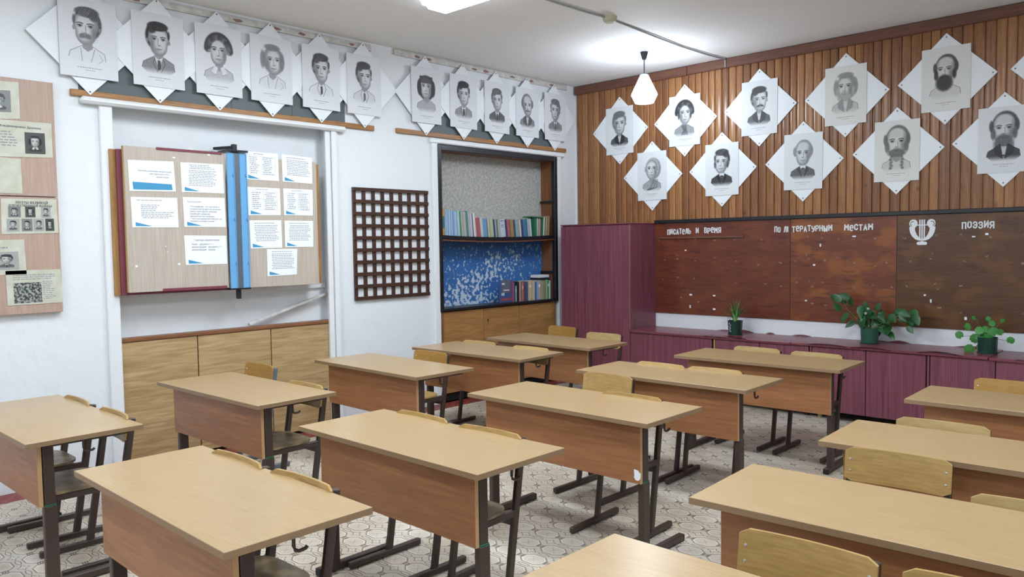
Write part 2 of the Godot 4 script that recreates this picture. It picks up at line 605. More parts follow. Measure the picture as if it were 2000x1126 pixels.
	match wear:
		"suit":
			c.poly([k0 + Vector2(-0.075, -0.02), k0 + Vector2(0, 0.20), k0 + Vector2(0.075, -0.02), k0 + Vector2(0.0, 0.03)], 0.96, 1.0)
			c.poly([k0 + Vector2(-0.026, 0.04), k0 + Vector2(0.026, 0.04), k0 + Vector2(0.03, 0.20), k0 + Vector2(-0.02, 0.24)], p.get("tie", 0.22), 0.95)
			c.line([k0 + Vector2(-0.08, 0.0), k0 + Vector2(-0.11, 0.10), k0 + Vector2(-0.03, 0.27)], 0.008, 0.25, 0.7)
			c.line([k0 + Vector2(0.08, 0.0), k0 + Vector2(0.12, 0.10), k0 + Vector2(0.04, 0.27)], 0.008, 0.2, 0.7)
		"collar":
			for e in [-1.0, 1.0]:
				c.poly([k0 + Vector2(e * 0.02, 0.0), k0 + Vector2(e * 0.10, -0.04), k0 + Vector2(e * 0.17, 0.10), k0 + Vector2(e * 0.07, 0.15)], 0.97, 1.0)
				c.line([k0 + Vector2(e * 0.02, 0.0), k0 + Vector2(e * 0.07, 0.15), k0 + Vector2(e * 0.17, 0.10)], 0.006, 0.35, 0.7)
		"coat":
			for e in [-1.0, 1.0]:
				c.poly([k0 + Vector2(e * 0.07, -0.07), k0 + Vector2(e * 0.19, 0.02), k0 + Vector2(e * 0.17, 0.16), k0 + Vector2(e * 0.02, 0.26)], maxf(0.12, cl - 0.12), 0.85)
			c.poly([k0 + Vector2(-0.05, 0.0), k0 + Vector2(0.05, 0.0), k0 + Vector2(0.02, 0.17), k0 + Vector2(-0.02, 0.17)], 0.92, 0.9)
		"fur":
			for e in [-1.0, 1.0]:
				for k in 9:
					c.blob(k0 + Vector2(e * (0.11 + 0.012 * (k % 3)), -0.06 + k * 0.034), Vector2(0.05, 0.035), 0.35 + 0.2 * (k % 2), 0.7, 0.6)
		"cravat":
			c.poly([k0 + Vector2(-0.08, -0.05), k0 + Vector2(0.08, -0.05), k0 + Vector2(0.05, 0.05), k0 + Vector2(-0.05, 0.05)], 0.95, 1.0)
			c.blob(k0 + Vector2(0, 0.035), Vector2(0.06, 0.025), 0.15, 0.95, 0.4)
			for e in [-1.0, 1.0]:
				c.poly([k0 + Vector2(e * 0.085, -0.03), k0 + Vector2(e * 0.15, 0.05), k0 + Vector2(e * 0.03, 0.25)], maxf(0.1, cl - 0.1), 0.85)
		"scarf":
			for k in 9:
				c.line([k0 + Vector2(-0.10 + k * 0.02, -0.02), k0 + Vector2(-0.03 + k * 0.012, 0.12), k0 + Vector2(-0.10 + k * 0.026, 0.26)], 0.010, 0.2 + 0.25 * (k % 2), 0.75)
		"robe":
			for k in 6:
				c.line([k0 + Vector2(0.20 - k * 0.03, -0.04), k0 + Vector2(0.16 - k * 0.05, 0.20), k0 + Vector2(-0.10 - k * 0.02, 0.26)], 0.012, 0.3 + 0.22 * (k % 2), 0.75)
		"open":
			c.line([k0 + Vector2(-0.12, 0.02), k0 + Vector2(-0.10, 0.26)], 0.007, 0.4, 0.8)
			c.line([k0 + Vector2(0.12, 0.02), k0 + Vector2(0.05, 0.26)], 0.007, 0.4, 0.8)
			c.line([k0 + Vector2(0.20, 0.10), k0 + Vector2(0.26, 0.20), k0 + Vector2(0.18, 0.26)], 0.006, 0.45, 0.8)
	# the caption, too small to read: a row of dashes and a shorter one
	if p.get("caption", true):
		var cy := 1.235
		var x := 0.30
		var r := RandomNumberGenerator.new()
		r.seed = sd
		while x < 0.70:
			var l := r.randf_range(0.012, 0.03)
			c.line([Vector2(x, cy), Vector2(x + l, cy)], 0.008, 0.35, 0.8)
			x += l + r.randf_range(0.012, 0.022)
		x = 0.43
		while x < 0.58:
			c.line([Vector2(x, cy + 0.045), Vector2(x + 0.018, cy + 0.045)], 0.007, 0.4, 0.7)
			x += 0.034
	return c.image(noise(sd, 0.5, 2), tint)


func board_image(sd: int, lo: Color, hi: Color, orange: Color, scraps: Array, aspect: float) -> Image:
	var h := 384
	var w := int(h * aspect)
	var im := wood_image(w, h, 0.94 * aspect, 0.94, lo, hi, sd, 12.0, 1.5, 110.0, 0.45)
	var f := noise(sd + 3, 0.006, 3)
	var f2 := noise(sd + 5, 0.02, 3)
	for y in h:
		for x in w:
			var c := im.get_pixel(x, y)
			var q := f.get_noise_2d(x, y * 1.5)
			c = c.lerp(orange, clampf(q * 1.4 + 0.1, 0, 0.6))
			var st := f2.get_noise_2d(x * 0.35, y * 2.0)
			if st > 0.36:
				c = c.lerp(Color(0.24, 0.13, 0.11), clampf((st - 0.36) * 2.5, 0, 0.4))
			im.set_pixel(x, y, c)
	var r := RandomNumberGenerator.new()
	r.seed = sd
	for s in scraps:
		var n := 5 + r.randi() % 8
		for k in n:
			var px := int(s.x * w + r.randf_range(-5, 5))
			var py := int(s.y * h + r.randf_range(-3, 3))
			var rw := r.randi_range(1, 4)
			var rh := r.randi_range(1, 2)
			im.fill_rect(Rect2i(px, py, rw, rh), hexc("b7a49c").lerp(hexc("6a4638"), r.randf() * 0.7))
	return im


func peel_image() -> Image:
	var w := 640
	var h := 300
	var f := noise(21, 0.02, 4)
	var f2 := noise(22, 0.10, 3)
	var f3 := noise(23, 0.006, 2)
	var f4 := noise(24, 0.05, 2)
	var im := Image.create(w, h, false, Image.FORMAT_RGB8)
	for y in h:
		for x in w:
			var v := float(y) / h
			var u := float(x) / w
			var b := hexc("2f62a4").lerp(hexc("3a72b0"), 0.5 + 0.5 * f3.get_noise_2d(x, y))
			var drip := f2.get_noise_2d(x * 1.1, y * 0.16)
			var chips := f4.get_noise_2d(x, y * 0.8 + 400) + 0.35 * f4.get_noise_2d(x * 3.0, y * 3.0 + 900)
			var zone := f3.get_noise_2d(x * 1.6 + 90, y * 2.2) * 0.5
			# chipped most along the foot and in a band that rises to the right of the middle
			var foot := clampf((v - 0.72) * 3.4, 0, 1)
			var band := exp(-pow((v - (1.02 - u * 0.95)) * 5.0, 2.0)) * clampf(1.5 - absf(u - 0.42) * 3.4, 0, 1)
			var chance := 0.60 * foot + 0.52 * band + zone * 0.5 - 0.55
			if chips + f.get_noise_2d(x, y) * 0.35 + chance > 0.0:
				b = hexc("d3dce4").lerp(hexc("a3b8cf"), 0.5 + 0.5 * f2.get_noise_2d(x * 3.0, y * 3.0))
			elif drip > 0.40 and v < 0.62 and f3.get_noise_2d(x * 3.0, y * 0.4 + 50) > 0.12:
				b = b.lerp(hexc("a99f92"), 0.75)
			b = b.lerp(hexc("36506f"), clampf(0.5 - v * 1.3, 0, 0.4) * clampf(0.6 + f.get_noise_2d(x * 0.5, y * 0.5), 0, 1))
			im.set_pixel(x, y, b)
	return im


func blotch_image(w: int, h: int, a: Color, b: Color, sd: int, fr: float, sharp := 1.0) -> Image:
	var f := noise(sd, fr, 4)
	var im := Image.create(w, h, false, Image.FORMAT_RGB8)
	for y in h:
		for x in w:
			im.set_pixel(x, y, a.lerp(b, clampf(0.5 + sharp * wrapped(f, x, y, w, h, 1.0, 1.0), 0, 1)))
	return im


func make_materials() -> void:
	M.white = mat(hexc("e3e7ea"), 0.5)
	bump(M.white, 31, 1.3, 0.30, 384, 0.022, 4)
	M.ceiling = mat(hexc("ececeb"), 0.8)
	bump(M.ceiling, 32, 1.4, 0.18, 256, 0.02, 4)
	M.trim = mat(hexc("e6e9eb"), 0.38)
	bump(M.trim, 33, 0.35, 0.25, 128, 0.05, 3)
	M.peel = mat(Color.WHITE, 0.6, blotch_image(256, 64, hexc("c2bfba"), hexc("d4d3d0"), 8, 0.05, 1.5), 1.2, 0.3)
	M.peel_patch = mat(hexc("8f6f66"), 0.7)
	M.grime = mat(hexc("8a8680"), 0.8)
	M.lino = mat(Color.WHITE, 0.42, lino_image(), 0.171, 0.149)
	M.lino.uv1_offset = Vector3(0.775, 0.205, 0)
	M.lino.detail_enabled = true
	M.lino.detail_blend_mode = BaseMaterial3D.BLEND_MODE_MUL
	M.lino.detail_uv_layer = BaseMaterial3D.DETAIL_UV_2
	M.lino.detail_albedo = tex(blotch_image(256, 256, hexc("e6e0d8"), hexc("ffffff"), 9, 0.012, 1.4))
	M.red_floor = mat(hexc("8a3f37"), 0.5, blotch_image(128, 128, hexc("c8b8b0"), hexc("ffffff"), 12, 0.05, 1.5), 0.4, 0.4)
	M.band = mat(hexc("8f7456"), 0.5)
	M.top = mat(Color.WHITE, 0.28, wood_image(768, 256, 1.6, 0.55, hexc("a5875d"), hexc("b29770"), 41, 9.0, 1.4, 150.0, 0.62), 1.6, 0.55)
	M.panel = mat(Color.WHITE, 0.42, wood_image(640, 256, 1.4, 0.55, hexc("8c5c3e"), hexc("b0794c"), 42, 6.0, 0.8, 60.0, 0.35), 1.4, 0.55)
	M.panel_edge = mat(hexc("c09a6c"), 0.5)
	M.ply = mat(Color.WHITE, 0.30, wood_image(256, 256, 0.5, 0.4, hexc("9f7f48"), hexc("bc9b62"), 43, 10.0, 2.2, 80.0, 0.45, 1), 0.5, 0.4)
	M.ply_pale = mat(Color.WHITE, 0.34, wood_image(256, 256, 0.5, 0.4, hexc("ad905a"), hexc("c4aa78"), 44, 12.0, 2.0, 90.0, 0.45), 0.5, 0.4)
	M.ply_amber = mat(Color.WHITE, 0.28, wood_image(256, 256, 0.5, 0.4, hexc("9c7438"), hexc("b68d4e"), 47, 9.0, 2.0, 80.0, 0.4), 0.5, 0.4)
	M.seat = mat(Color.WHITE, 0.36, blotch_image(128, 128, hexc("6b5b47"), hexc("a08a64"), 45, 0.025, 1.4), 0.5, 0.5)
	M.seat_pale = mat(Color.WHITE, 0.40, wood_image(128, 128, 0.5, 0.5, hexc("a5834a"), hexc("c2a064"), 46, 8.0, 2.0, 60.0, 0.4), 0.5, 0.5)
	M.metal = mat(hexc("43352f"), 0.40)
	M.metal_blue = mat(hexc("5d6770"), 0.4)
	M.green = mat(hexc("0e5a3c"), 0.5)
	M.steel = mat(hexc("c9c9c6"), 0.28, null, 1, 1, 0.9)
	M.black = mat(hexc("141519"), 0.6)
	M.black_paint = mat(hexc("1b1c22"), 0.35)
	var slo := [hexc("72482a"), hexc("7c4e2f"), hexc("835533"), hexc("684128")]
	var shi := [hexc("a37144"), hexc("ac7849"), hexc("b88553"), hexc("96653e")]
	for k in 4:
		M["slat%d" % k] = mat(Color.WHITE, 0.27, wood_image(512, 96, 1.6, 0.3, slo[k], shi[k], 60 + k, 22.0, 0.9, 150.0, 0.5, 2), 1.6, 0.3)
	M.cornice = mat(Color.WHITE, 0.4, wood_image(256, 64, 1.6, 0.2, hexc("58372c"), hexc("805543"), 66, 20.0, 1.0, 120.0, 0.4), 1.6, 0.2)
	M.purple = mat(Color.WHITE, 0.40, wood_image(512, 384, 1.5, 0.9, hexc("63333f"), hexc("945766"), 67, 18.0, 0.30, 130.0, 0.6), 1.5, 0.9)
	M.purple_top = mat(Color.WHITE, 0.32, wood_image(512, 128, 1.6, 0.6, hexc("66323c"), hexc("8e4b56"), 68, 14.0, 0.5, 80.0, 0.4), 1.6, 0.6)
	M.raw_edge = mat(hexc("a98d5e"), 0.7)
	M.wains = mat(Color.WHITE, 0.42, wood_image(512, 512, 1.4, 1.0, hexc("9a7c52"), hexc("cbad82"), 69, 9.0, 0.8, 42.0, 0.35), 1.4, 1.0)
	M.wains_dark = mat(Color.WHITE, 0.42, wood_image(384, 384, 1.2, 0.9, hexc("8e6438"), hexc("b68a54"), 70, 8.0, 0.9, 50.0, 0.35), 1.2, 0.9)
	M.strip = mat(Color.WHITE, 0.45, wood_image(384, 64, 1.3, 0.12, hexc("7d5330"), hexc("bd8d58"), 71, 40.0, 1.6, 160.0, 0.35, 2), 1.3, 0.12)
	M.beech = mat(Color.WHITE, 0.5, wood_image(384, 384, 1.0, 1.1, hexc("afa295"), hexc("c4b9ac"), 72, 14.0, 0.6, 80.0, 0.6), 1.0, 1.1)
	M.rose = mat(Color.WHITE, 0.5, wood_image(256, 256, 1.0, 0.8, hexc("a98d7e"), hexc("bca293"), 73, 14.0, 0.7, 80.0, 0.5), 1.0, 0.8)
	M.burgundy = mat(hexc("7a3846"), 0.5)
	M.blue_metal = mat(hexc("6aa7d6"), 0.35)
	M.grey_metal = mat(hexc("6d7884"), 0.35, null, 1, 1, 0.5)
	M.slate = mat(hexc("5a6567"), 0.5)
	M.lath = mat(Color.WHITE, 0.4, wood_image(256, 48, 1.1, 0.1, hexc("35211c"), hexc("54372c"), 74, 30.0, 1.0, 150.0, 0.4), 1.1, 0.1)
	M.shelf_side = mat(Color.WHITE, 0.5, wood_image(256, 128, 1.6, 0.3, hexc("6a4229"), hexc("93603c"), 75, 14.0, 0.8, 80.0, 0.4), 1.6, 0.3)
	M.wallpaper = mat(Color.WHITE, 0.8, blotch_image(384, 256, hexc("a2a29d"), hexc("b9b9b4"), 76, 0.07, 1.6), 1.0, 0.66)
	M.peeled = mat(Color.WHITE, 0.55, peel_image())
	M.card = mat(hexc("e9eef2"), 0.42)
	M.paper = mat(hexc("eef1f5"), 0.6)
	M.old_paper = mat(hexc("ccccbe"), 0.28, blotch_image(128, 128, hexc("ecece2"), hexc("ffffff"), 78, 0.015, 1.0), 1.0, 1.0)
	M.print = mat(hexc("8d919b"), 0.8)
	M.print_dark = mat(hexc("5a5d66"), 0.8)
	M.swoosh = mat(hexc("3d93bd"), 0.5)
	M.ink = mat(hexc("40434a"), 0.8)
	M.letter = mat(hexc("e4e6e8"), 0.5)
	M.glass_lamp = mat(hexc("f4f6f8"), 0.4)
	M.glass_lamp.emission_enabled = true
	M.glass_lamp.emission = hexc("eef4ff")
	M.glass_lamp.emission_energy_multiplier = 2.2
	M.diffuser = M.glass_lamp.duplicate()
	M.diffuser.emission_energy_multiplier = 7.0
	M.lamp_body = mat(hexc("c9cdd0"), 0.5)
	M.cable = mat(hexc("9ea1a2"), 0.6)
	M.cream = mat(hexc("bdb8a2"), 0.6)
	M.pot_green = mat(hexc("143a30"), 0.3)
	M.pot_mid = mat(hexc("2a5546"), 0.35)
	M.soil = mat(hexc("2a211a"), 0.9)
	M.leaf_dark = mat(hexc("24552c"), 0.4)
	M.leaf_dark.backlight_enabled = true
	M.leaf_dark.backlight = hexc("28501f")
	M.leaf_light = mat(hexc("3f8a3e"), 0.45)
	M.leaf_light.backlight_enabled = true
	M.leaf_light.backlight = hexc("3a7028")
	M.blade = mat(hexc("64904a"), 0.5)
	M.blade.backlight_enabled = true
	M.blade.backlight = hexc("3c5a26")
	M.stem = mat(hexc("6a6a34"), 0.6)
	M.petal = mat(hexc("e8e6e8"), 0.5)
	M.pages = mat(hexc("c9c0ab"), 0.8)
	for m in [M.leaf_dark, M.leaf_light, M.blade]:
		m.cull_mode = BaseMaterial3D.CULL_DISABLED


# ------------------------------------------------------------------ light fittings
func lamp_fitting(called: String, label: String, at: Vector3, power := 1.0, two := true) -> void:
	# ceiling fitting with wrap-round prismatic diffusers along x
	var t := thing(called, label, "ceiling lamp", at, 0.0, "diffuser lamps on the ceiling")
	for k in (2 if two else 1):
		var off := Vector3(0.25 * k, 0, 0.262 * k)
		var g := Geo.new()
		g.box(off + Vector3(0.0, -0.012, 0), Vector3(1.22, 0.024, 0.22), 0.004)
		part("lamp_body", g, M.lamp_body, t)
		g = Geo.new()
		var pr := PackedVector2Array([Vector2(-0.118, -0.022), Vector2(-0.112, -0.055), Vector2(-0.085, -0.085), Vector2(0.085, -0.085), Vector2(0.112, -0.055), Vector2(0.118, -0.022)])
		# end that tapers, as the moulded diffuser does
		g.prism(pr, -0.575, 0.575, Transform3D(Basis(Vector3(0, 0, 1), Vector3(0, 1, 0), Vector3(-1, 0, 0)), off))
		for e in [-1.0, 1.0]:
			g.prism(PackedVector2Array([Vector2(-0.118, -0.022), Vector2(-0.10, -0.05), Vector2(0.10, -0.05), Vector2(0.118, -0.022)]), 0.0, 0.045, Transform3D(Basis(Vector3(0, 0, 1), Vector3(0, 1, 0), Vector3(-1, 0, 0)), off + Vector3(0.5975 * e + 0.0225, 0, 0)))
		part("diffuser", g, M.diffuser, t)
		var l := AreaLight3D.new()
		l.name = "lamp_light"
		l.area_size = Vector2(1.15, 0.2)
		l.light_energy = LAMP * power
		l.light_color = LAMP_COL
		l.shadow_enabled = true
		l.area_range = 14.0
		l.rotation.x = -PI / 2
		l.position = off + Vector3(0, -0.092, 0)
		t.add_child(l, true)


const LAMP := 2.2
const LAMP_COL := Color(0.91, 0.965, 1.0)
const PENDANT := 0.7
const EXPO := 1.1


func _ready() -> void:
	rng.seed = 11
	var cam := Camera3D.new()
	cam.name = "camera"
	cam.position = Vector3(5.7103, 1.5355, 7.1511)
	cam.rotation_order = EULER_ORDER_YXZ
	cam.rotation = Vector3(-0.0555415, 0.7564447, -0.0140905)
	cam.fov = 40.3535
	cam.near = 0.05
	cam.far = 60.0
	add_child(cam)
	cam.current = true
	var we := WorldEnvironment.new()
	we.name = "environment"
	var e := Environment.new()
	e.background_mode = Environment.BG_COLOR
	e.background_color = Color(0.05, 0.05, 0.06)
	e.tonemap_mode = Environment.TONE_MAPPER_LINEAR
	e.tonemap_exposure = EXPO
	e.sdfgi_enabled = true
	e.ssao_enabled = true
	e.ssil_enabled = true
	we.environment = e
	add_child(we)
	make_materials()
	lamp_fitting("ceiling_lamp", "bright white twin diffuser lamp on the ceiling in front of the wall of portraits", Vector3(1.91, H, 3.27), 1.0)
	lamp_fitting("ceiling_lamp", "twin diffuser lamp on the ceiling over the right-hand desks, far pair", Vector3(4.6, H, 3.3), 0.45)
	lamp_fitting("ceiling_lamp", "twin diffuser lamp on the ceiling over the wall-side desks, middle pair", Vector3(1.85, H, 5.3), 0.58)
	lamp_fitting("ceiling_lamp", "twin diffuser lamp on the ceiling over the right-hand desks, middle pair", Vector3(4.6, H, 5.3), 0.6)
	lamp_fitting("ceiling_lamp", "twin diffuser lamp on the ceiling behind the camera, by the white wall", Vector3(1.85, H, 7.3), 0.5)
	lamp_fitting("ceiling_lamp", "twin diffuser lamp on the ceiling behind the camera, far from the white wall", Vector3(4.6, H, 7.3), 0.15)
	build_room()
	build_left_wall()
	build_back_wall()
	build_desks()
	build_plants()


func build_room() -> void:
	var g := Geo.new()
	g.quad(Vector3(0, 0, RZ), Vector3(RX, 0, RZ), Vector3(RX, 0, 0), Vector3(0, 0, 0), Vector3.UP, Vector2(0, 0), Vector2(RX, RZ))
	g.box(Vector3(RX / 2, -0.11, RZ / 2), Vector3(RX + 0.8, 0.2, RZ + 0.8), 0.0)
	var fl := struct("floor", g, M.red_floor, "classroom floor under patterned linoleum, with a red painted margin along the white wall")
	# the linoleum lies a few millimetres proud and stops short of the wall
	var a := []
	a.resize(Mesh.ARRAY_MAX)
	var x0 := 0.215
	var vs := PackedVector3Array([Vector3(x0, 0.004, RZ), Vector3(RX, 0.004, RZ), Vector3(RX, 0.004, 0), Vector3(x0, 0.004, 0), Vector3(x0, 0.0, RZ), Vector3(x0, 0.0, 0), Vector3(x0, 0.004, 0), Vector3(x0, 0.004, RZ)])
	a[Mesh.ARRAY_VERTEX] = vs
	a[Mesh.ARRAY_NORMAL] = PackedVector3Array([Vector3.UP, Vector3.UP, Vector3.UP, Vector3.UP, Vector3.LEFT, Vector3.LEFT, Vector3.LEFT, Vector3.LEFT])
	var uv := PackedVector2Array()
	var uv2 := PackedVector2Array()
	for p in vs:
		uv.append(Vector2(p.x, p.z))
		uv2.append(Vector2(p.x, p.z) / 2.3)
	a[Mesh.ARRAY_TEX_UV] = uv
	a[Mesh.ARRAY_TEX_UV2] = uv2
	a[Mesh.ARRAY_INDEX] = PackedInt32Array([0, 2, 1, 0, 3, 2, 4, 6, 5, 4, 7, 6])
	var am := ArrayMesh.new()
	am.add_surface_from_arrays(Mesh.PRIMITIVE_TRIANGLES, a)
	am.surface_set_material(0, M.lino)
	part("linoleum", am, M.lino, fl)
	g = Geo.new()
	g.box(Vector3(RX / 2, H + 0.1, RZ / 2), Vector3(RX + 0.8, 0.2, RZ + 0.8), 0.0)
	struct("ceiling", g, M.ceiling, "grey-white plastered classroom ceiling")
	g = Geo.new()
	g.box(Vector3(RX / 2, H / 2, -0.1), Vector3(RX + 0.4, H, 0.2), 0.0)
	var wb := struct("wall_back", g, M.white, "back wall with varnished wooden slats above and a white strip below the red-brown boards")
	build_slats(wb)
	g = Geo.new()
	g.box(Vector3(RX + 0.1, H / 2, RZ / 2), Vector3(0.2, H, RZ + 0.4), 0.0)
	struct("wall_right", g, M.white, "white wall opposite the portraits")
	g = Geo.new()
	g.box(Vector3(RX / 2, H / 2, RZ + 0.1), Vector3(RX + 0.4, H, 0.2), 0.0)
	struct("wall_front", g, M.white, "white wall behind the camera")
	# left wall, with the two recesses left open
	g = Geo.new()
	var cut := [[-0.2, 0.36, 0.0, H], [0.36, 2.13, 2.515, H], [2.13, 3.335, 0.0, H], [3.335, 5.09, 2.545, H], [5.09, RZ + 0.2, 0.0, H]]
	for c in cut:
		g.box(Vector3(-0.06, (c[2] + c[3]) / 2, (c[0] + c[1]) / 2), Vector3(0.12, c[3] - c[2], c[1] - c[0]), 0.0)
	for c in [[-0.2, 0.36], [2.13, RZ + 0.2]]:
		g.box(Vector3(-0.18, H / 2, (c[0] + c[1]) / 2), Vector3(0.12, H, c[1] - c[0]), 0.0)
	g.box(Vector3(-0.18, (2.515 + H) / 2, 1.245), Vector3(0.12, H - 2.515, 1.77), 0.0)
	g.box(Vector3(-0.29, H / 2, RZ / 2), Vector3(0.10, H, RZ + 0.4), 0.0)
	struct("wall_left", g, M.white, "uneven white plaster wall with two shallow recesses under a frieze of portraits")


func build_slats(wall: Node3D) -> void:
	var x := 0.03
	var k := 0
	while x < RX - 0.05:
		var w := rng.randf_range(0.066, 0.084)
		var g := Geo.new()
		g.uo = Vector2(rng.randf() * 1.6, rng.randf() * 0.3)
		var y0 := 1.745
		var y1 := 3.27
		var pr := [Vector2(0.0015, 0.0), Vector2(0.0022, 0.011), Vector2(0.006, 0.0155), Vector2(w * 0.3, 0.0182), Vector2(w * 0.5, 0.0188), Vector2(w * 0.7, 0.0182), Vector2(w - 0.006, 0.0155), Vector2(w - 0.0022, 0.011), Vector2(w - 0.0015, 0.0)]
		var rows := []
		for j in pr.size():
			var d: Vector2 = pr[mini(j + 1, pr.size() - 1)] - pr[maxi(j - 1, 0)]
			var nn := Vector3(-d.y, 0, d.x).normalized()
			rows.append([g.vert(Vector3(x + pr[j].x, y0, pr[j].y), nn, Vector2(y0, pr[j].x) + g.uo), g.vert(Vector3(x + pr[j].x, y1, pr[j].y), nn, Vector2(y1, pr[j].x) + g.uo)])
		for j in pr.size() - 1:
			g.tri(rows[j][0], rows[j + 1][0], rows[j + 1][1])
			g.tri(rows[j][0], rows[j + 1][1], rows[j][1])
		var lookx := rng.randi() % 4
		part("slat", g, M["slat%d" % lookx], wall)
		x += w
		k += 1
	var g := Geo.new()
	g.box(Vector3(RX / 2 - 0.75, H - 0.048, 0.022), Vector3(1.62 * 2.2, 0.088, 0.044), 0.006)
	g.v.clear()
	g = Geo.new()
	g.box(Vector3(0.75, H - 0.052, 0.021), Vector3(1.46, 0.092, 0.042), 0.006)
	part("cornice_board", g, M.cornice, wall)
	g = Geo.new()
	g.box(Vector3((1.485 + RX) / 2, H - 0.049, 0.022), Vector3(RX - 1.485, 0.092, 0.044), 0.006)
	part("cornice_board", g, M.cornice, wall)
	g = Geo.new()
	g.box(Vector3((RX + 1.08) / 2, 1.757, 0.017), Vector3(RX - 1.08, 0.034, 0.034), 0.004)
	part("dark_rail", g, M.black_paint, wall)


# ------------------------------------------------------------------ left wall
func wall_sheet(g: Geo, q: Array, d: float, th: float) -> void:
	# a thin sheet on the left wall from four (z, y) corners: top-left, top-right, bottom-right, bottom-left as seen
	var p := []
	for c in q:
		p.append(Vector3(d + th, c[1], c[0]))
	var k := g.v.size()
	for j in [[3, Vector2(0, 1)], [2, Vector2(1, 1)], [1, Vector2(1, 0)], [0, Vector2(0, 0)]]:
		g.vert(p[j[0]], Vector3.RIGHT, j[1])
	g.tri(k, k + 1, k + 2)
	g.tri(k, k + 2, k + 3)
	for j in 4:
		var a: Vector3 = p[j]
		var b: Vector3 = p[(j + 1) % 4]
		var nn := (b - a).cross(Vector3.RIGHT).normalized()
		var kk := g.vert(a, nn)
		g.vert(b, nn)
		g.vert(b - Vector3(th, 0, 0), nn)
		g.vert(a - Vector3(th, 0, 0), nn)
		g.tri(kk, kk + 1, kk + 2)
		g.tri(kk, kk + 2, kk + 3)


func sheet_at(q: Array, u: float, v: float) -> Array:
	# point at fraction u (left to right), v (top to bottom) of a sheet
	var a := Vector2(q[0][0], q[0][1]).lerp(Vector2(q[1][0], q[1][1]), u)
	var b := Vector2(q[3][0], q[3][1]).lerp(Vector2(q[2][0], q[2][1]), u)
	var c := a.lerp(b, v)
	return [c.x, c.y]


func sub_quad(q: Array, u0: float, v0: float, u1: float, v1: float) -> Array:
	return [sheet_at(q, u0, v0), sheet_at(q, u1, v0), sheet_at(q, u1, v1), sheet_at(q, u0, v1)]


func words_on(parent: Node, text: String, q: Array, u: float, v: float, size: float, d: float, m: Material, bold := false) -> void:
	# real lettering laid on a sheet of the left wall: u, v is the top-left of the text
	var tm := TextMesh.new()
	var f := SystemFont.new()
	f.font_names = PackedStringArray(["Droid Sans"])
	f.font_weight = 700 if bold else 400
	tm.font = f
	tm.text = text
	tm.font_size = 24
	tm.pixel_size = size / 24.0
	tm.depth = 0.0006
	tm.curve_step = 2.0
	tm.horizontal_alignment = HORIZONTAL_ALIGNMENT_LEFT
	tm.vertical_alignment = VERTICAL_ALIGNMENT_TOP
	tm.material = m
	var o := part("lettering", tm, m, parent)
	var c := sheet_at(q, u, v)
	o.rotation.y = PI / 2
	o.position = Vector3(d + 0.0004, c[1], c[0])
	for p in parent.get_children():
		pass


func bars_on(g: Geo, q: Array, d: float, sd: int, u0: float, v0: float, u1: float, rows: int, step: float, thick := 0.35) -> void:
	# lines of print too small to read, one short bar to a word
	var r := RandomNumberGenerator.new()
	r.seed = sd
	for k in rows:
		var u := u0 + (0.03 if r.randf() < 0.2 else 0.0)
		var e := u1 - r.randf() * 0.14
		while u < e:
			var l := minf(r.randf_range(0.03, 0.09), e - u)
			if l > 0.012:
				var w := sub_quad(q, u, v0 + k * step, u + l, v0 + (k + thick) * step)
				var kk := g.v.size()
				for j in [3, 2, 1, 0]:
					g.vert(Vector3(d + 0.0006, w[j][1], w[j][0]), Vector3.RIGHT)
				g.tri(kk, kk + 1, kk + 2)
				g.tri(kk, kk + 2, kk + 3)
			u += l + 0.014


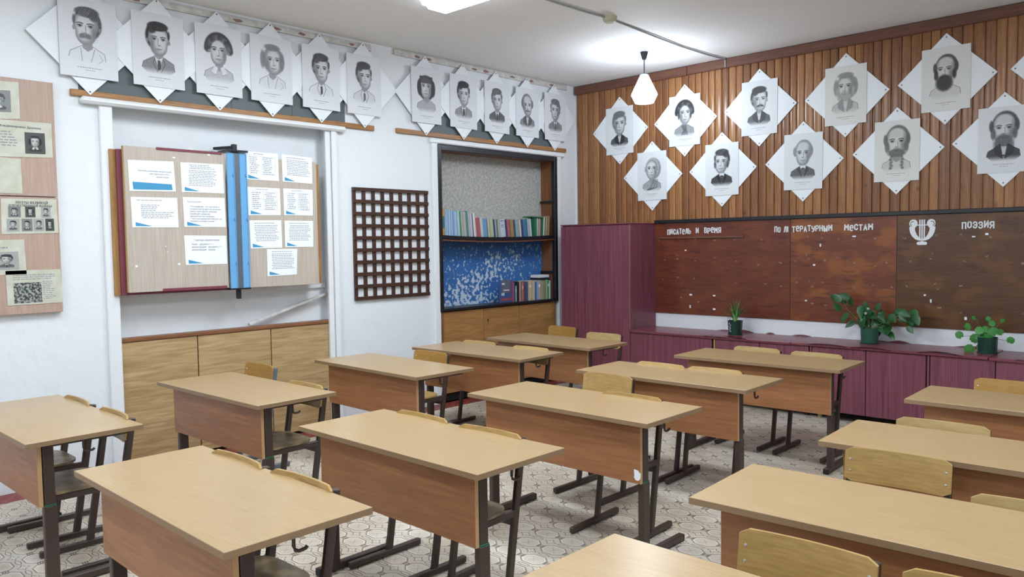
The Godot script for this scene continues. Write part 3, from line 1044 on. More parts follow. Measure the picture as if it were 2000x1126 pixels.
func build_left_wall() -> void:
	# --- first recess: white posts, beam, panelled foot, ledge
	var g := Geo.new()
	g.box(Vector3(0.014, 1.265, 5.118), Vector3(0.036, 2.53, 0.085), 0.006, 1)
	var o := part("trim_1", g, M.trim)
	tag(o, "white painted post on the near side of the shallow recess", "", "", "structure")
	g = Geo.new()
	g.box(Vector3(0.012, 1.265, 3.36), Vector3(0.03, 2.53, 0.05), 0.005, 1)
	g.box(Vector3(0.02, 1.265, 3.306), Vector3(0.045, 2.53, 0.05), 0.006, 1)
	g.box(Vector3(0.008, 1.265, 3.265), Vector3(0.02, 2.53, 0.03), 0.004, 1)
	o = part("trim_2", g, M.trim)
	tag(o, "white moulded post on the far side of the shallow recess", "", "", "structure")
	g = Geo.new()
	g.box(Vector3(0.033, 2.537, 4.235), Vector3(0.07, 0.045, 2.09), 0.016, 2)
	o = part("trim_3", g, M.trim)
	tag(o, "white rounded beam over the shallow recess", "", "", "structure")
	g = Geo.new()
	g.box(Vector3(0.012, 1.26, 2.165), Vector3(0.03, 2.52, 0.075), 0.005, 1)
	o = part("trim_4", g, M.trim)
	tag(o, "white trim up the near side of the bookcase", "", "", "structure")
	g = Geo.new()
	g.box(Vector3(0.012, 1.26, 0.325), Vector3(0.03, 2.52, 0.06), 0.005, 1)
	o = part("trim_5", g, M.trim)
	tag(o, "white trim up the far side of the bookcase", "", "", "structure")
	g = Geo.new()
	g.box(Vector3(0.016, 2.535, 1.23), Vector3(0.04, 0.05, 1.99), 0.01, 2)
	o = part("trim_6", g, M.trim)
	tag(o, "white beam over the bookcase", "", "", "structure")
	# wooden strips the portraits hang from
	for s in [[5.33, 2.87, 2.582, 0.024, "brown grained wooden strip under the six nearer portraits", 0], [2.62, 0.196, 2.59, 0.024, "brown grained wooden strip under the five portraits over the bookcase", 0], [5.75, 2.88, 3.275, 0.02, "peeling white wooden strip along the ceiling over the six nearer portraits", 1], [2.63, 0.165, 3.288, 0.02, "peeling white wooden strip along the ceiling over the five portraits by the corner", 1]]:
		var t := thing("wooden_strip", s[4], "wooden strip", Vector3(0, s[2], (s[0] + s[1]) / 2))
		g = Geo.new()
		g.uo = Vector2(rng.randf(), rng.randf())
		g.box(Vector3(s[3] / 2, 0, 0), Vector3(s[3], 0.043, s[0] - s[1]), 0.003, 2)
		if s[5] == 1:
			g.box(Vector3(s[3] / 2 - 0.004, 0.028, 0), Vector3(s[3] - 0.008, 0.014, s[0] - s[1] - 0.01), 0.002, 2)
		part("strip", g, M.peel if s[5] == 1 else M.strip, t)
		if s[5] == 1:
			var r := RandomNumberGenerator.new()
			r.seed = int(s[0] * 100)
			g = Geo.new()
			for k in 7:
				var zz: float = lerpf(-0.48, 0.48, (k + r.randf()) / 7.0) * (s[0] - s[1])
				var pts := PackedVector2Array()
				for j in 7:
					var an := TAU * j / 7.0
					pts.append(Vector2(cos(an) * r.randf_range(0.02, 0.055), sin(an) * r.randf_range(0.008, 0.018)))
				g.prism(pts, 0.0, 0.0012, Transform3D(Basis(Vector3(0, 0, -1), Vector3(0, 1, 0), Vector3(1, 0, 0)), Vector3(s[3], 0, zz)))
			var pp := part("bare_patch", g, M.peel_patch, t)
			pp.set_meta("kind", "stuff")
	# dark transom panels behind the cards
	for s in [[5.278, 4.72, 4.2, 3.68, 3.165, "grey-green transom panel behind the six nearer portraits"], [2.22, 1.78, 1.34, 0.9, 0.43, "grey-green transom panel behind the five portraits over the bookcase"]]:
		var t := thing("transom_panel", s[5], "panel", Vector3(0, 2.6, s[4]))
		for k in 4:
			g = Geo.new()
			g.box(Vector3(0.003, 0.10, (s[k] + s[k + 1]) / 2 - s[4]), Vector3(0.008, 0.23, s[k] - s[k + 1] - 0.004), 0.002)
			part("panel", g, M.slate, t)
	# panelled foot of the recess
	var w := thing("panelling", "plywood panelling of three honey-coloured boards under the hinged display", "panelling", Vector3(0, 0, 4.2))
	var cuts := [5.072, 4.524, 3.922, 3.337]
	for k in 3:
		g = Geo.new()
		g.uo = Vector2(0.37 * k, 0.21 * k)
		g.box(Vector3(-0.012, 0.455, (cuts[k] + cuts[k + 1]) / 2 - 4.2), Vector3(0.014, 0.87, cuts[k] - cuts[k + 1] - 0.008), 0.002, 2)
		part("panel", g, M.wains, w)
	g = Geo.new()
	g.box(Vector3(-0.055, 0.44, 0.005), Vector3(0.06, 0.88, 1.72), 0.0)
	part("backing", g, M.black, w)
	g = Geo.new()
	g.box(Vector3(-0.045, 0.905, 0.005), Vector3(0.098, 0.026, 1.735), 0.004, 2)
	part("ledge", g, M.shelf_side, w)
	g = Geo.new()
	g.box(Vector3(-0.106, 1.215, 4.19), Vector3(0.022, 0.05, 1.70), 0.004, 2)
	tag(part("batten", g, M.trim), "white painted batten along the recess below the hinged display", "batten")
	g = Geo.new()
	g.bar(Vector3(-0.06, 0.935, 4.08), Vector3(-0.06, 1.145, 3.35), 0.022, 0.03, 0.003, Vector3.RIGHT)
	tag(part("wooden_stick", g, M.peel), "slanting white wooden stick leaning in the recess over the honey-coloured panelling", "stick")
	build_display()
	build_lattice()
	build_bookcase()
	build_info_board()
	build_portraits()


func build_display() -> void:
	var t := thing("hinged_display", "hinged display stand of beech leaves on a blue metal post in the recess", "display stand", Vector3(0, 1.24, 4.22))
	var at := Vector3(0, 1.24, 4.22)
	var g := Geo.new()
	g.box(Vector3(0.095, 1.745, 4.68) - at, Vector3(0.018, 1.005, 0.725), 0.002, 1)
	var left := part("leaf", g, M.beech, t)
	g = Geo.new()
	g.box(Vector3(0.106, 2.244, 4.583) - at, Vector3(0.006, 0.018, 0.48), 0.001, 2)
	part("edge_tape", g, M.burgundy, left)
	g = Geo.new()
	g.box(Vector3(0.106, 1.251, 4.573) - at, Vector3(0.006, 0.02, 0.48), 0.001, 2)
	part("edge_tape", g, M.burgundy, left)
	g = Geo.new()
	g.box(Vector3(0.095, 1.745, 5.046) - at, Vector3(0.02, 1.0, 0.007), 0.001, 1)
	part("edge_strip", g, M.raw_edge, left)
	g = Geo.new()
	g.box(Vector3(0.066, 1.725, 4.70) - at, Vector3(0.018, 1.0, 0.76), 0.002, 1)
	part("leaf", g, M.burgundy, t)
	g = Geo.new()
	g.box(Vector3(0.040, 1.725, 4.72) - at, Vector3(0.018, 1.0, 0.79), 0.002, 1)
	part("leaf", g, M.wains_dark, t)
	g = Geo.new()
	g.box(Vector3(0.095, 1.735, 3.845) - at, Vector3(0.018, 1.0, 0.63), 0.002, 1)
	part("leaf", g, M.beech, t)
	g = Geo.new()
	g.box(Vector3(0.07, 1.73, 3.82) - at, Vector3(0.016, 0.98, 0.66), 0.002, 1)
	part("leaf", g, M.wains_dark, t)
	# post: grey core, two blue channels, top bracket, foot pin
	g = Geo.new()
	g.box(Vector3(0.10, 1.745, 4.235) - at, Vector3(0.05, 1.03, 0.05), 0.004, 1)
	part("post", g, M.grey_metal, t)
	for z in [4.285, 4.185]:
		g = Geo.new()
		g.box(Vector3(0.118, 1.745, z) - at, Vector3(0.014, 1.02, 0.052), 0.003, 1)
		g.bar(Vector3(0.126, 1.24, z - 0.026) - at, Vector3(0.126, 2.25, z - 0.026) - at, 0.01, 0.006)
		var ch := part("channel", g, M.blue_metal, t)
		g = Geo.new()
		for y in [1.42, 1.75, 2.08]:
			g.bar(Vector3(0.127, y, z - 0.02) - at, Vector3(0.127, y + 0.02, z - 0.02) - at, 0.022, 0.008)
		part("hinge_knuckle", g, M.blue_metal, ch)
	g = Geo.new()
	g.box(Vector3(0.07, 2.268, 4.235) - at, Vector3(0.15, 0.014, 0.17), 0.002)
	g.bar(Vector3(-0.08, 2.30, 4.30) - at, Vector3(0.07, 2.30, 4.235) - at, 0.05, 0.02)
	g.lathe([Vector2(0, 2.275 - 1.24), Vector2(0.022, 2.275 - 1.24), Vector2(0.022, 2.32 - 1.24), Vector2(0, 2.325 - 1.24)], 12, Vector3(0.09, 0, 0.015))
	part("bracket", g, M.black_paint, t)
	g = Geo.new()
	g.box(Vector3(0.07, 1.232, 4.235) - at, Vector3(0.12, 0.012, 0.17), 0.002)
	g.bar(Vector3(0.09, 1.155, 4.235) - at, Vector3(0.09, 1.23, 4.235) - at, 0.03, 0.03)
	part("foot_pin", g, M.black_paint, t)
	for s in [[4.575, 2.252, 0.034, 0.022], [4.70, 2.19, 0.02, 0.01], [4.441, 2.228, 0.018, 0.012], [4.986, 1.425, 0.016, 0.014], [4.69, 1.432, 0.016, 0.012], [4.78, 1.56, 0.008, 0.008], [4.77, 1.52, 0.008, 0.006]]:
		g = Geo.new()
		g.box(Vector3(0.1046, s[1], s[0]) - at, Vector3(0.001, s[3], s[2]), 0.0)
		part("tape_scrap", g, M.paper, left)
	# the slides pinned on the leaves
	var S := [
		[[[5.018, 2.152], [4.704, 2.161], [4.695, 1.948], [5.013, 1.941]], "white slide with a broad blue band, top left sheet of the display's left leaf", 1],
		[[[4.656, 2.16], [4.336, 2.164], [4.333, 1.948], [4.652, 1.948]], "white slide of dense small print, top sheet beside the blue hinge post", 2],
		[[[5.009, 1.901], [4.688, 1.904], [4.684, 1.693], [5.004, 1.692]], "white slide with a short list, lower left sheet of the display's left leaf", 3],
		[[[4.648, 1.912], [4.332, 1.916], [4.328, 1.698], [4.643, 1.698]], "white slide defining reasoning in large print, middle sheet beside the blue hinge post", 4],
		[[[4.647, 1.637], [4.329, 1.634], [4.327, 1.423], [4.643, 1.424]], "white slide with four short lines of large print, lowest sheet of the display's left leaf", 5],
		[[[4.158, 2.278], [3.877, 2.275], [3.874, 2.063], [4.154, 2.064]], "white slide with a ruled table, top left sheet of the display's right leaf", 6],
		[[[3.844, 2.276], [3.571, 2.267], [3.572, 2.056], [3.842, 2.061]], "white slide of plain lines, top right sheet of the display's right leaf", 7],
		[[[4.145, 2.007], [3.869, 2.006], [3.868, 1.795], [4.143, 1.79]], "slide with a wide ruled table, second down, left column of the display's right leaf", 6],
		[[[3.84, 2.008], [3.572, 2.007], [3.575, 1.797], [3.838, 1.796]], "slide with a narrow ruled table, second down, right column of the display's right leaf", 6],
		[[[4.138, 1.751], [3.865, 1.756], [3.863, 1.539], [4.134, 1.535]], "slide of headed print, third down, left column of the display's right leaf", 7],
		[[[3.837, 1.753], [3.576, 1.754], [3.58, 1.542], [3.837, 1.543]], "slide of close print, third down, right column of the display's right leaf", 7],
		[[[3.997, 1.53], [3.729, 1.528], [3.74, 1.321], [3.999, 1.317]], "white slide alone at the foot of the display's right leaf", 7]]
	var X := 0.1055
	for k in S.size():
		var q: Array = S[k][0]
		var s := thing("slide_sheet", S[k][1], "paper sheet", Vector3.ZERO, 0.0, "slides pinned on the hinged display")
		g = Geo.new()
		wall_sheet(g, q, X, 0.0012)
		part("paper", g, M.paper, s)
		var fx := X + 0.0012
		g = Geo.new()
		if S[k][2] == 1:
			wall_sheet(g, [sheet_at(q, 0.07, 0.70), sheet_at(q, 0.92, 0.76), sheet_at(q, 0.93, 0.95), sheet_at(q, 0.08, 0.95)], fx, 0.0005)
		else:
			wall_sheet(g, [sheet_at(q, 0.07, 0.83), sheet_at(q, 0.075, 0.83), sheet_at(q, 0.42, 0.96), sheet_at(q, 0.07, 0.96)], fx, 0.0005)
		part("blue_corner", g, M.swoosh, s)
		match S[k][2]:
			1:
				words_on(s, "Обучение написанию аргументации", q, 0.20, 0.29, 0.0135, fx, M.print_dark)
				words_on(s, "при подготовке к ОГЭ,", q, 0.44, 0.39, 0.0135, fx, M.print_dark)
				words_on(s, "аргументация", q, 0.59, 0.49, 0.0135, fx, M.print_dark)
			4:
				words_on(s, "Рассуждение", q, 0.10, 0.10, 0.017, fx, M.print)
				var ln := ["• Рассуждение - это тип речи, в", "котором автор даёт объяснение", "какого-либо факта, явления", "(приводит суждения,", "доказательства, выводы)", "• Текст рассуждения отвечает на", "вопросы почему? зачем?"]
				for j in ln.size():
					words_on(s, ln[j], q, 0.15, 0.265 + j * 0.082, 0.0155, fx, M.print_dark)
			5:
				words_on(s, "Структура аргументации", q, 0.22, 0.11, 0.0165, fx, M.print_dark)
				var ln := ["Тезис - аргумент 1 +", "иллюстрация - аргумент 2 +", "иллюстрация - вывод"]
				for j in ln.size():
					words_on(s, ln[j], q, 0.16, 0.25 + j * 0.095, 0.0175, fx, M.print_dark)
			2:
				g = Geo.new()
				bars_on(g, q, fx, k + 5, 0.20, 0.07, 0.80, 3, 0.055)
				bars_on(g, q, fx, k + 50, 0.18, 0.26, 0.85, 10, 0.055)
				part("printed_lines", g, M.print, s).set_meta("kind", "stuff")
			3:
				g = Geo.new()
				bars_on(g, q, fx, k + 5, 0.12, 0.09, 0.76, 1, 0.06)
				bars_on(g, q, fx, k + 50, 0.20, 0.25, 0.62, 4, 0.06)
				bars_on(g, q, fx, k + 51, 0.20, 0.49, 0.92, 4, 0.06)
				part("printed_lines", g, M.print, s).set_meta("kind", "stuff")
			6:
				g = Geo.new()
				bars_on(g, q, fx, k + 5, 0.25, 0.06, 0.7, 1, 0.06)
				bars_on(g, q, fx, k + 50, 0.14, 0.18, 0.44, 9, 0.07)
				bars_on(g, q, fx, k + 51, 0.52, 0.18, 0.88, 10, 0.065)
				for r in [[0.12, 0.15, 0.90, 0.155], [0.12, 0.80, 0.90, 0.805], [0.12, 0.15, 0.124, 0.80], [0.49, 0.15, 0.494, 0.80], [0.896, 0.15, 0.90, 0.80], [0.12, 0.42, 0.9, 0.425]]:
					wall_sheet(g, sub_quad(q, r[0], r[1], r[2], r[3]), fx, 0.0004)
				part("printed_lines", g, M.print, s).set_meta("kind", "stuff")
			7:
				g = Geo.new()
				bars_on(g, q, fx, k + 5, 0.15, 0.09, 0.85, 1, 0.06)
				bars_on(g, q, fx, k + 50, 0.15, 0.18, 0.92, 10, 0.06)
				part("printed_lines", g, M.print, s).set_meta("kind", "stuff")


func build_lattice() -> void:
	var z0 := 3.116
	var z1 := 2.262
	var y0 := 1.067
	var y1 := 2.055
	var t := thing("lattice", "dark brown wooden lattice of crossed laths on the white wall", "lattice", Vector3(0, y0, (z0 + z1) / 2))
	var at := Vector3(0, y0, (z0 + z1) / 2)
	for k in 9:
		var g := Geo.new()
		g.uo = Vector2(k * 0.13, k * 0.37)
		var z := lerpf(z0 - 0.017, z1 + 0.017, k / 8.0)
		g.box(Vector3(0.009, (y0 + y1) / 2, z) - at, Vector3(0.018, y1 - y0, 0.034), 0.002, 1)
		part("upright_lath", g, M.lath, t)
	for k in 10:
		var g := Geo.new()
		g.uo = Vector2(k * 0.17, k * 0.29)
		var y := lerpf(y1 - 0.016, y0 + 0.016, k / 9.0)
		g.box(Vector3(0.022, y, (z0 + z1) / 2) - at, Vector3(0.014, 0.032, z0 - z1), 0.002, 2)
		part("cross_lath", g, M.lath, t)


func build_bookcase() -> void:
	var t := thing("bookcase", "built-in bookcase with a black frame, a sagging shelf and a blue peeling back", "bookcase", Vector3(0, 0, 1.25))
	var at := Vector3(0, 0, 1.25)
	var g := Geo.new()
	for z in [2.116, 0.398]:
		g = Geo.new()
		g.box(Vector3(0.01, 1.70, z) - at, Vector3(0.05, 1.61, 0.046), 0.004, 1)
		part("frame_post", g, M.black_paint, t)
	g = Geo.new()
	g.box(Vector3(0.01, 2.478, 1.257) - at, Vector3(0.05, 0.052, 1.672), 0.004, 2)
	part("frame_rail", g, M.black_paint, t)
	g = Geo.new()
	g.box(Vector3(-0.09, 0.912, 1.257) - at, Vector3(0.25, 0.026, 1.672), 0.004, 2)
	part("bottom_board", g, M.black_paint, t)
	g = Geo.new()
	g.box(Vector3(-0.105, 2.47, 1.25) - at, Vector3(0.18, 0.02, 1.7), 0.002, 2)
	part("top_board", g, M.shelf_side, t)
	for z in [2.10, 0.388]:
		g = Geo.new()
		g.box(Vector3(-0.105, 1.70, z) - at, Vector3(0.18, 1.56, 0.02), 0.002, 1)
		part("side_board", g, M.shelf_side, t)
	# back: pale wallpaper above, blue paint below
	g = Geo.new()
	g.quad(Vector3(-0.19, 1.66, 2.1) - at, Vector3(-0.19, 1.66, 0.38) - at, Vector3(-0.19, 2.47, 0.38) - at, Vector3(-0.19, 2.47, 2.1) - at, Vector3.RIGHT, Vector2(0, 0), Vector2(1.72, 0.81))
	g.box(Vector3(-0.198, 2.06, 1.24) - at, Vector3(0.014, 0.82, 1.74), 0.0)
	part("papered_back", g, M.wallpaper, t)
	g = Geo.new()
	g.quad(Vector3(-0.188, 0.92, 2.1) - at, Vector3(-0.188, 0.92, 0.38) - at, Vector3(-0.188, 1.66, 0.38) - at, Vector3(-0.188, 1.66, 2.1) - at, Vector3.RIGHT)
	part("blue_back", g, M.peeled, t)
	# sagging shelf: slices that follow the sag
	g = Geo.new()
	for side in [[0.02, 0.0], [-0.18, 0.0]]:
		pass
	var n := 14
	var prev := []
	for k in n + 1:
		var u := float(k) / n
		var z := lerpf(2.093, 0.42, u)
		var yt := shelf_y(z)
		var yb := yt - 0.036
		var nz := Vector3(0, 1, 0)
		var cur := [g.vert(Vector3(0.028, yt, z) - at, Vector3.RIGHT, Vector2(z, yt)), g.vert(Vector3(0.028, yb, z) - at, Vector3.RIGHT, Vector2(z, yb)), g.vert(Vector3(0.028, yt, z) - at, nz, Vector2(z, 0)), g.vert(Vector3(-0.185, yt, z) - at, nz, Vector2(z, 0.2)), g.vert(Vector3(0.028, yb, z) - at, -nz, Vector2(z, 0)), g.vert(Vector3(-0.185, yb, z) - at, -nz, Vector2(z, 0.2))]
		if prev:
			for j in [0, 2, 4]:
				g.tri(prev[j], prev[j + 1], cur[j + 1])
				g.tri(prev[j], cur[j + 1], cur[j])
		prev = cur
	part("shelf", g, M.black_paint, t)
	g = Geo.new()
	for k in n:
		var z := lerpf(2.093, 0.42, (k + 0.5) / n)
		g.box(Vector3(0.012, shelf_y(z) - 0.044, z) - at, Vector3(0.016, 0.014, 1.673 / n), 0.0, 2)
	part("shelf_lip", g, M.shelf_side, t)
	for y in [2.01, 1.225]:
		g = Geo.new()
		g.box(Vector3(-0.085, y, 0.415) - at, Vector3(0.19, 0.022, 0.036), 0.003)
		part("shelf_bracket", g, M.black_paint, t)
	# plywood doors under the shelves
	var cuts := [2.086, 1.538, 1.005, 0.40]
	for k in 3:
		g = Geo.new()
		g.uo = Vector2(0.41 * k, 0.3 * k)
		g.box(Vector3(0.004, 0.49, (cuts[k] + cuts[k + 1]) / 2) - at, Vector3(0.016, 0.80, cuts[k] - cuts[k + 1] - 0.007), 0.002, 2)
		var d := part("door", g, M.wains_dark, t)
		if k == 1:
			g = Geo.new()
			g.box(Vector3(0.0135, 0.765, 1.48) - at, Vector3(0.004, 0.03, 0.014), 0.001)
			part("keyhole", g, M.black, d)
	g = Geo.new()
	g.box(Vector3(0.004, 0.45, 2.109) - at, Vector3(0.03, 0.9, 0.04), 0.003, 1)
	part("door_post", g, M.shelf_side, t)
	g = Geo.new()
	g.box(Vector3(-0.06, 0.45, 1.25) - at, Vector3(0.10, 0.88, 1.70), 0.0)
	part("carcass", g, M.black, t)
	build_books()


func shelf_y(z: float) -> float:
	var u := (z - 1.25) / 0.85
	return 1.617 + 0.022 * u * u


var ordinal := ["first", "second", "third", "fourth", "fifth", "sixth", "seventh", "eighth", "ninth", "tenth", "eleventh", "twelfth", "thirteenth", "fourteenth", "fifteenth", "sixteenth", "seventeenth", "eighteenth", "nineteenth", "twentieth"]


func nth(k: int) -> String:
	if k < 20:
		return ordinal[k]
	var tens: String = ["", "", "twenty", "thirty", "forty", "fifty", "sixty"][(k + 1) / 10]
	return (tens + "-" + ordinal[(k + 1) % 10 - 1]) if (k + 1) % 10 else tens.trim_suffix("y") + "ieth"


func book(label: String, group: String, z0: float, z1: float, y0: float, h: float, lean: float, col: Color, front: float, depth := 0.15, look := 0) -> void:
	# spine towards the room; z0 is the near (left) side; lean > 0 tips the head to the left
	var w := z0 - z1
	var t := thing("book", label, "book", Vector3(front, y0, (z0 + z1) / 2), 0.0, group)
	t.rotation.x = lean
	var g := Geo.new()
	var cv := minf(0.0025, w * 0.22)
	g.box(Vector3(-depth / 2, h / 2, w / 2 - cv / 2), Vector3(depth, h, cv), 0.0004)
	g.box(Vector3(-depth / 2, h / 2, -w / 2 + cv / 2), Vector3(depth, h, cv), 0.0004)
	g.box(Vector3(-cv / 2, h / 2, 0), Vector3(cv, h, w), 0.0008)
	var mk := col.to_html()
	if not M.has(mk):
		M[mk] = mat(col, 0.5)
	part("cover", g, M[mk], t)
	g = Geo.new()
	g.box(Vector3(-depth / 2 - 0.002, h / 2, 0), Vector3(depth - 0.006, h - 0.007, maxf(w - cv * 2, 0.001)), 0.0)
	part("pages", g, M.pages, t)
	if look > 0:
		g = Geo.new()
		if look == 1:
			g.box(Vector3(0.0006, h * 0.86, 0), Vector3(0.0012, h * 0.30, w * 0.94), 0.0)
			g.box(Vector3(0.0006, h * 0.14, 0), Vector3(0.0012, h * 0.26, w * 0.94), 0.0)
			part("spine_block", g, M.book_orange, t)
		elif look == 2:
			g.box(Vector3(0.0006, h * 0.9, 0), Vector3(0.0012, 0.008, w * 0.55), 0.0)
			g.box(Vector3(0.0006, h * 0.66, 0), Vector3(0.0012, 0.006, w * 0.4), 0.0)
			g.box(Vector3(0.0006, h * 0.56, 0), Vector3(0.0012, 0.004, w * 0.6), 0.0)
			part("spine_mark", g, M.print_dark, t)
		else:
			g.box(Vector3(0.0006, h * 0.72, 0), Vector3(0.0012, 0.03, w * 0.7), 0.0)
			part("spine_mark", g, M.paper, t)


func build_books() -> void:
	M.book_orange = mat(hexc("c98a3e"), 0.5)
	# [right end z, colour, colour words, height, lean, look]
	var U := [[2.046, "4f7f8c", "teal and orange", 0.262, 0.0, 1], [2.018, "3f7380", "slim teal and orange", 0.262, 0.0, 1]]
	for k in 10:
		U.append([2.018 - (k + 1) * 0.0193, ["93b4d4", "a4c3dc", "88acd0", "b3cbe0"][k % 4], "slim pale blue", 0.255 - k * 0.002, 0.01 + k * 0.004, 0])
	U.append_array([[1.808, "bcd2c4", "pale green", 0.255, 0.07, 0], [1.786, "5f8f6c", "mid green", 0.25, 0.075, 0], [1.757, "a9b5ac", "grey-green", 0.25, 0.08, 0], [1.732, "b3aac6", "lilac", 0.25, 0.08, 0], [1.712, "bfb368", "mustard yellow", 0.25, 0.08, 0], [1.692, "4b95a3", "turquoise", 0.258, 0.08, 0], [1.672, "c9bca6", "beige", 0.245, 0.08, 0], [1.636, "b9b8c8", "thick greyish lilac", 0.238, 0.08, 0], [1.626, "2b3750", "thin navy", 0.236, 0.085, 0], [1.592, "d4d9dd", "broad white", 0.242, 0.085, 0], [1.574, "b8aa98", "thin fawn", 0.225, 0.09, 0], [1.524, "a85560", "thick rose-red", 0.195, 0.10, 0], [1.50, "b8cdd0", "pale turquoise", 0.195, 0.10, 0], [1.48, "c2b8a2", "sand-coloured", 0.19, 0.10, 0], [1.422, "5f97c4", "thick sky-blue", 0.188, 0.10, 0], [1.412, "8a3a3e", "thin dark red", 0.188, 0.10, 0], [1.386, "c4c2a6", "cream", 0.188, 0.10, 0], [1.335, "a9b694", "thick sage green", 0.186, 0.10, 0], [1.31, "3d4468", "dark indigo", 0.186, 0.10, 0], [1.288, "b9b6cc", "light violet", 0.186, 0.10, 0], [1.262, "6d7d66", "olive grey", 0.186, 0.10, 0], [1.24, "b2c4b4", "mint", 0.186, 0.10, 0], [1.158, "b3bfcb", "very broad silver-grey", 0.19, 0.10, 2], [1.13, "39406a", "navy blue", 0.186, 0.11, 0], [1.083, "b25c68", "thick pink-red", 0.186, 0.11, 0], [1.05, "8c8156", "khaki", 0.184, 0.11, 0], [1.024, "c8816a", "salmon", 0.184, 0.11, 0], [1.0, "3f5b62", "dark teal", 0.184, 0.11, 0], [0.966, "90a9bc", "dusty blue", 0.184, 0.11, 0], [0.937, "9d9e95", "stone grey", 0.184, 0.11, 0], [0.911, "cbc8be", "off-white", 0.184, 0.11, 0], [0.882, "3b4872", "thin ink-blue", 0.184, 0.11, 0], [0.83, "45779f", "thick steel-blue", 0.186, 0.10, 0], [0.814, "2f7580", "thin petrol", 0.186, 0.10, 0], [0.771, "a3afb3", "pale grey", 0.19, 0.10, 0], [0.741, "c0cbd0", "white-blue", 0.19, 0.10, 0]])
	U.append_array([[0.663, "2f7a58", "thick bright green", 0.195, 0.0, 0], [0.64, "ced0c8", "white", 0.2, -0.03, 0], [0.60, "a8968c", "mottled brown and white", 0.2, -0.05, 0], [0.562, "37604e", "forest green", 0.2, -0.07, 0], [0.545, "d8dcdc", "thin white", 0.205, -0.08, 0], [0.52, "6f7158", "dull olive", 0.205, -0.08, 0], [0.50, "b3a07c", "tan", 0.21, -0.08, 0], [0.48, "8f7a5e", "brown", 0.212, -0.08, 0], [0.462, "b09a7a", "light brown", 0.215, -0.08, 0], [0.447, "6f5646", "dark brown", 0.20, -0.06, 0]])
	var z := 2.078
	for k in U.size():
		var b: Array = U[k]
		var z1: float = b[0]
		if k == 48:
			z = 0.70
		var zm := (z + z1) / 2
		var sh: float = 0.5 * b[3] * b[4]
		book("%s book, %s from the near end of the upper shelf" % [b[2], nth(k)], "books on the sagging upper shelf", z - sh * 0 - 0.0006, z1 + 0.0006, shelf_y(zm) + 0.001, b[3], b[4], hexc(b[1]), -0.018 - 0.012 * rng.randf(), 0.15, b[5])
		z = z1
	# green booklet lying on top
	var g := Geo.new()
	g.box(Vector3(-0.08, 0, 0), Vector3(0.14, 0.012, 0.20), 0.002)
	var o := part("booklet", g, mat(hexc("3e7a58"), 0.5))
	o.position = Vector3(0, 1.836, 0.66)
	o.rotation.x = -0.03
	tag(o, "green booklet lying flat across the upright books by the corner", "booklet", "books on the sagging upper shelf")
	# lower shelf: a cover facing the room, then spines
	var t := thing("book", "large blue-grey book facing cover outwards on the lower shelf", "book", Vector3(-0.03, 0.926, 1.164), 0.0, "books on the lower shelf")
	g = Geo.new()
	g.box(Vector3(-0.01, 0.112, 0), Vector3(0.02, 0.224, 0.175), 0.001)
	part("cover", g, mat(hexc("3d5585"), 0.4), t)
	for q in [[0.10, 0.14, 0.11, 0.13, "5f6670"], [0.02, 0.03, 0.05, 0.155, "8f4a5e"], [0.19, 0.018, 0.04, 0.045, "cdd3d8"], [0.125, 0.012, -0.01, 0.09, "d7c6d2"], [0.075, 0.03, 0.045, 0.045, "a9bccf"]]:
		g = Geo.new()
		var zc: float = 0.0 if q[3] > 0.1 else q[2]
		g.box(Vector3(0.0006 + 0.0004 * (1.0 - q[1]), q[0] + q[1] / 2, zc), Vector3(0.0016, q[1], q[3]), 0.0)
		part("cover_print", g, mat(hexc(q[4]), 0.5), t)
	var L := [[1.050, "b3374a", "red and blue", 0.222], [1.035, "5d78b0", "blue-violet", 0.21], [1.018, "22242a", "black", 0.215], [1.002, "b9c2b4", "thin pale", 0.17], [0.972, "1d2a33", "broad black-blue", 0.215], [0.955, "30343c", "charcoal", 0.21], [0.93, "b59a8a", "thin buff", 0.215], [0.912, "8f6a62", "red-brown", 0.21], [0.895, "c48d84", "pinkish", 0.205], [0.878, "a3544c", "brick-red", 0.20], [0.85, "54476f", "purple", 0.21], [0.82, "4b5a78", "slate-blue", 0.21], [0.795, "c2b596", "cream", 0.215], [0.765, "cfc3a2", "ivory", 0.215], [0.74, "bcae8c", "straw-coloured", 0.215], [0.71, "cbbd9c", "tan-edged cream", 0.21], [0.675, "4a66ac", "bright blue", 0.20], [0.65, "8fa4cf", "light blue", 0.205], [0.61, "b0ab98", "greyish cream", 0.215], [0.58, "a5a08e", "stone", 0.212], [0.545, "9d9782", "khaki-grey", 0.21], [0.52, "8e8a6c", "olive", 0.21], [0.494, "9cc06a", "lime green", 0.215], [0.472, "2f8a78", "teal-green", 0.215], [0.45, "cdd6d6", "white", 0.205], [0.432, "a8b0ac", "grey-white", 0.20]]
	z = 1.074
	for k in L.size():
		var b: Array = L[k]
		book("%s book, %s after the cover-out book on the lower shelf" % [b[2], nth(k)], "books on the lower shelf", z - 0.0005, b[0] + 0.0005, 0.9255, b[3], 0.0, hexc(b[1]), -0.02 - 0.012 * rng.randf(), 0.15, 3 if k % 5 == 3 else 0)
		z = b[0]
	for k in 2:
		g = Geo.new()
		g.box(Vector3(-0.09, 0, 0), Vector3(0.13, 0.030 if k else 0.022, 0.17), 0.002)
		o = part("book", g, mat(hexc("dcdfe2") if k else hexc("2c3040"), 0.5))
		o.position = Vector3(0, 1.182 if k else 1.154, 0.55)
		tag(o, "white book lying topmost on the lower shelf's row" if k else "dark blue book lying flat under a white one on the lower shelf's row", "book", "books on the lower shelf")


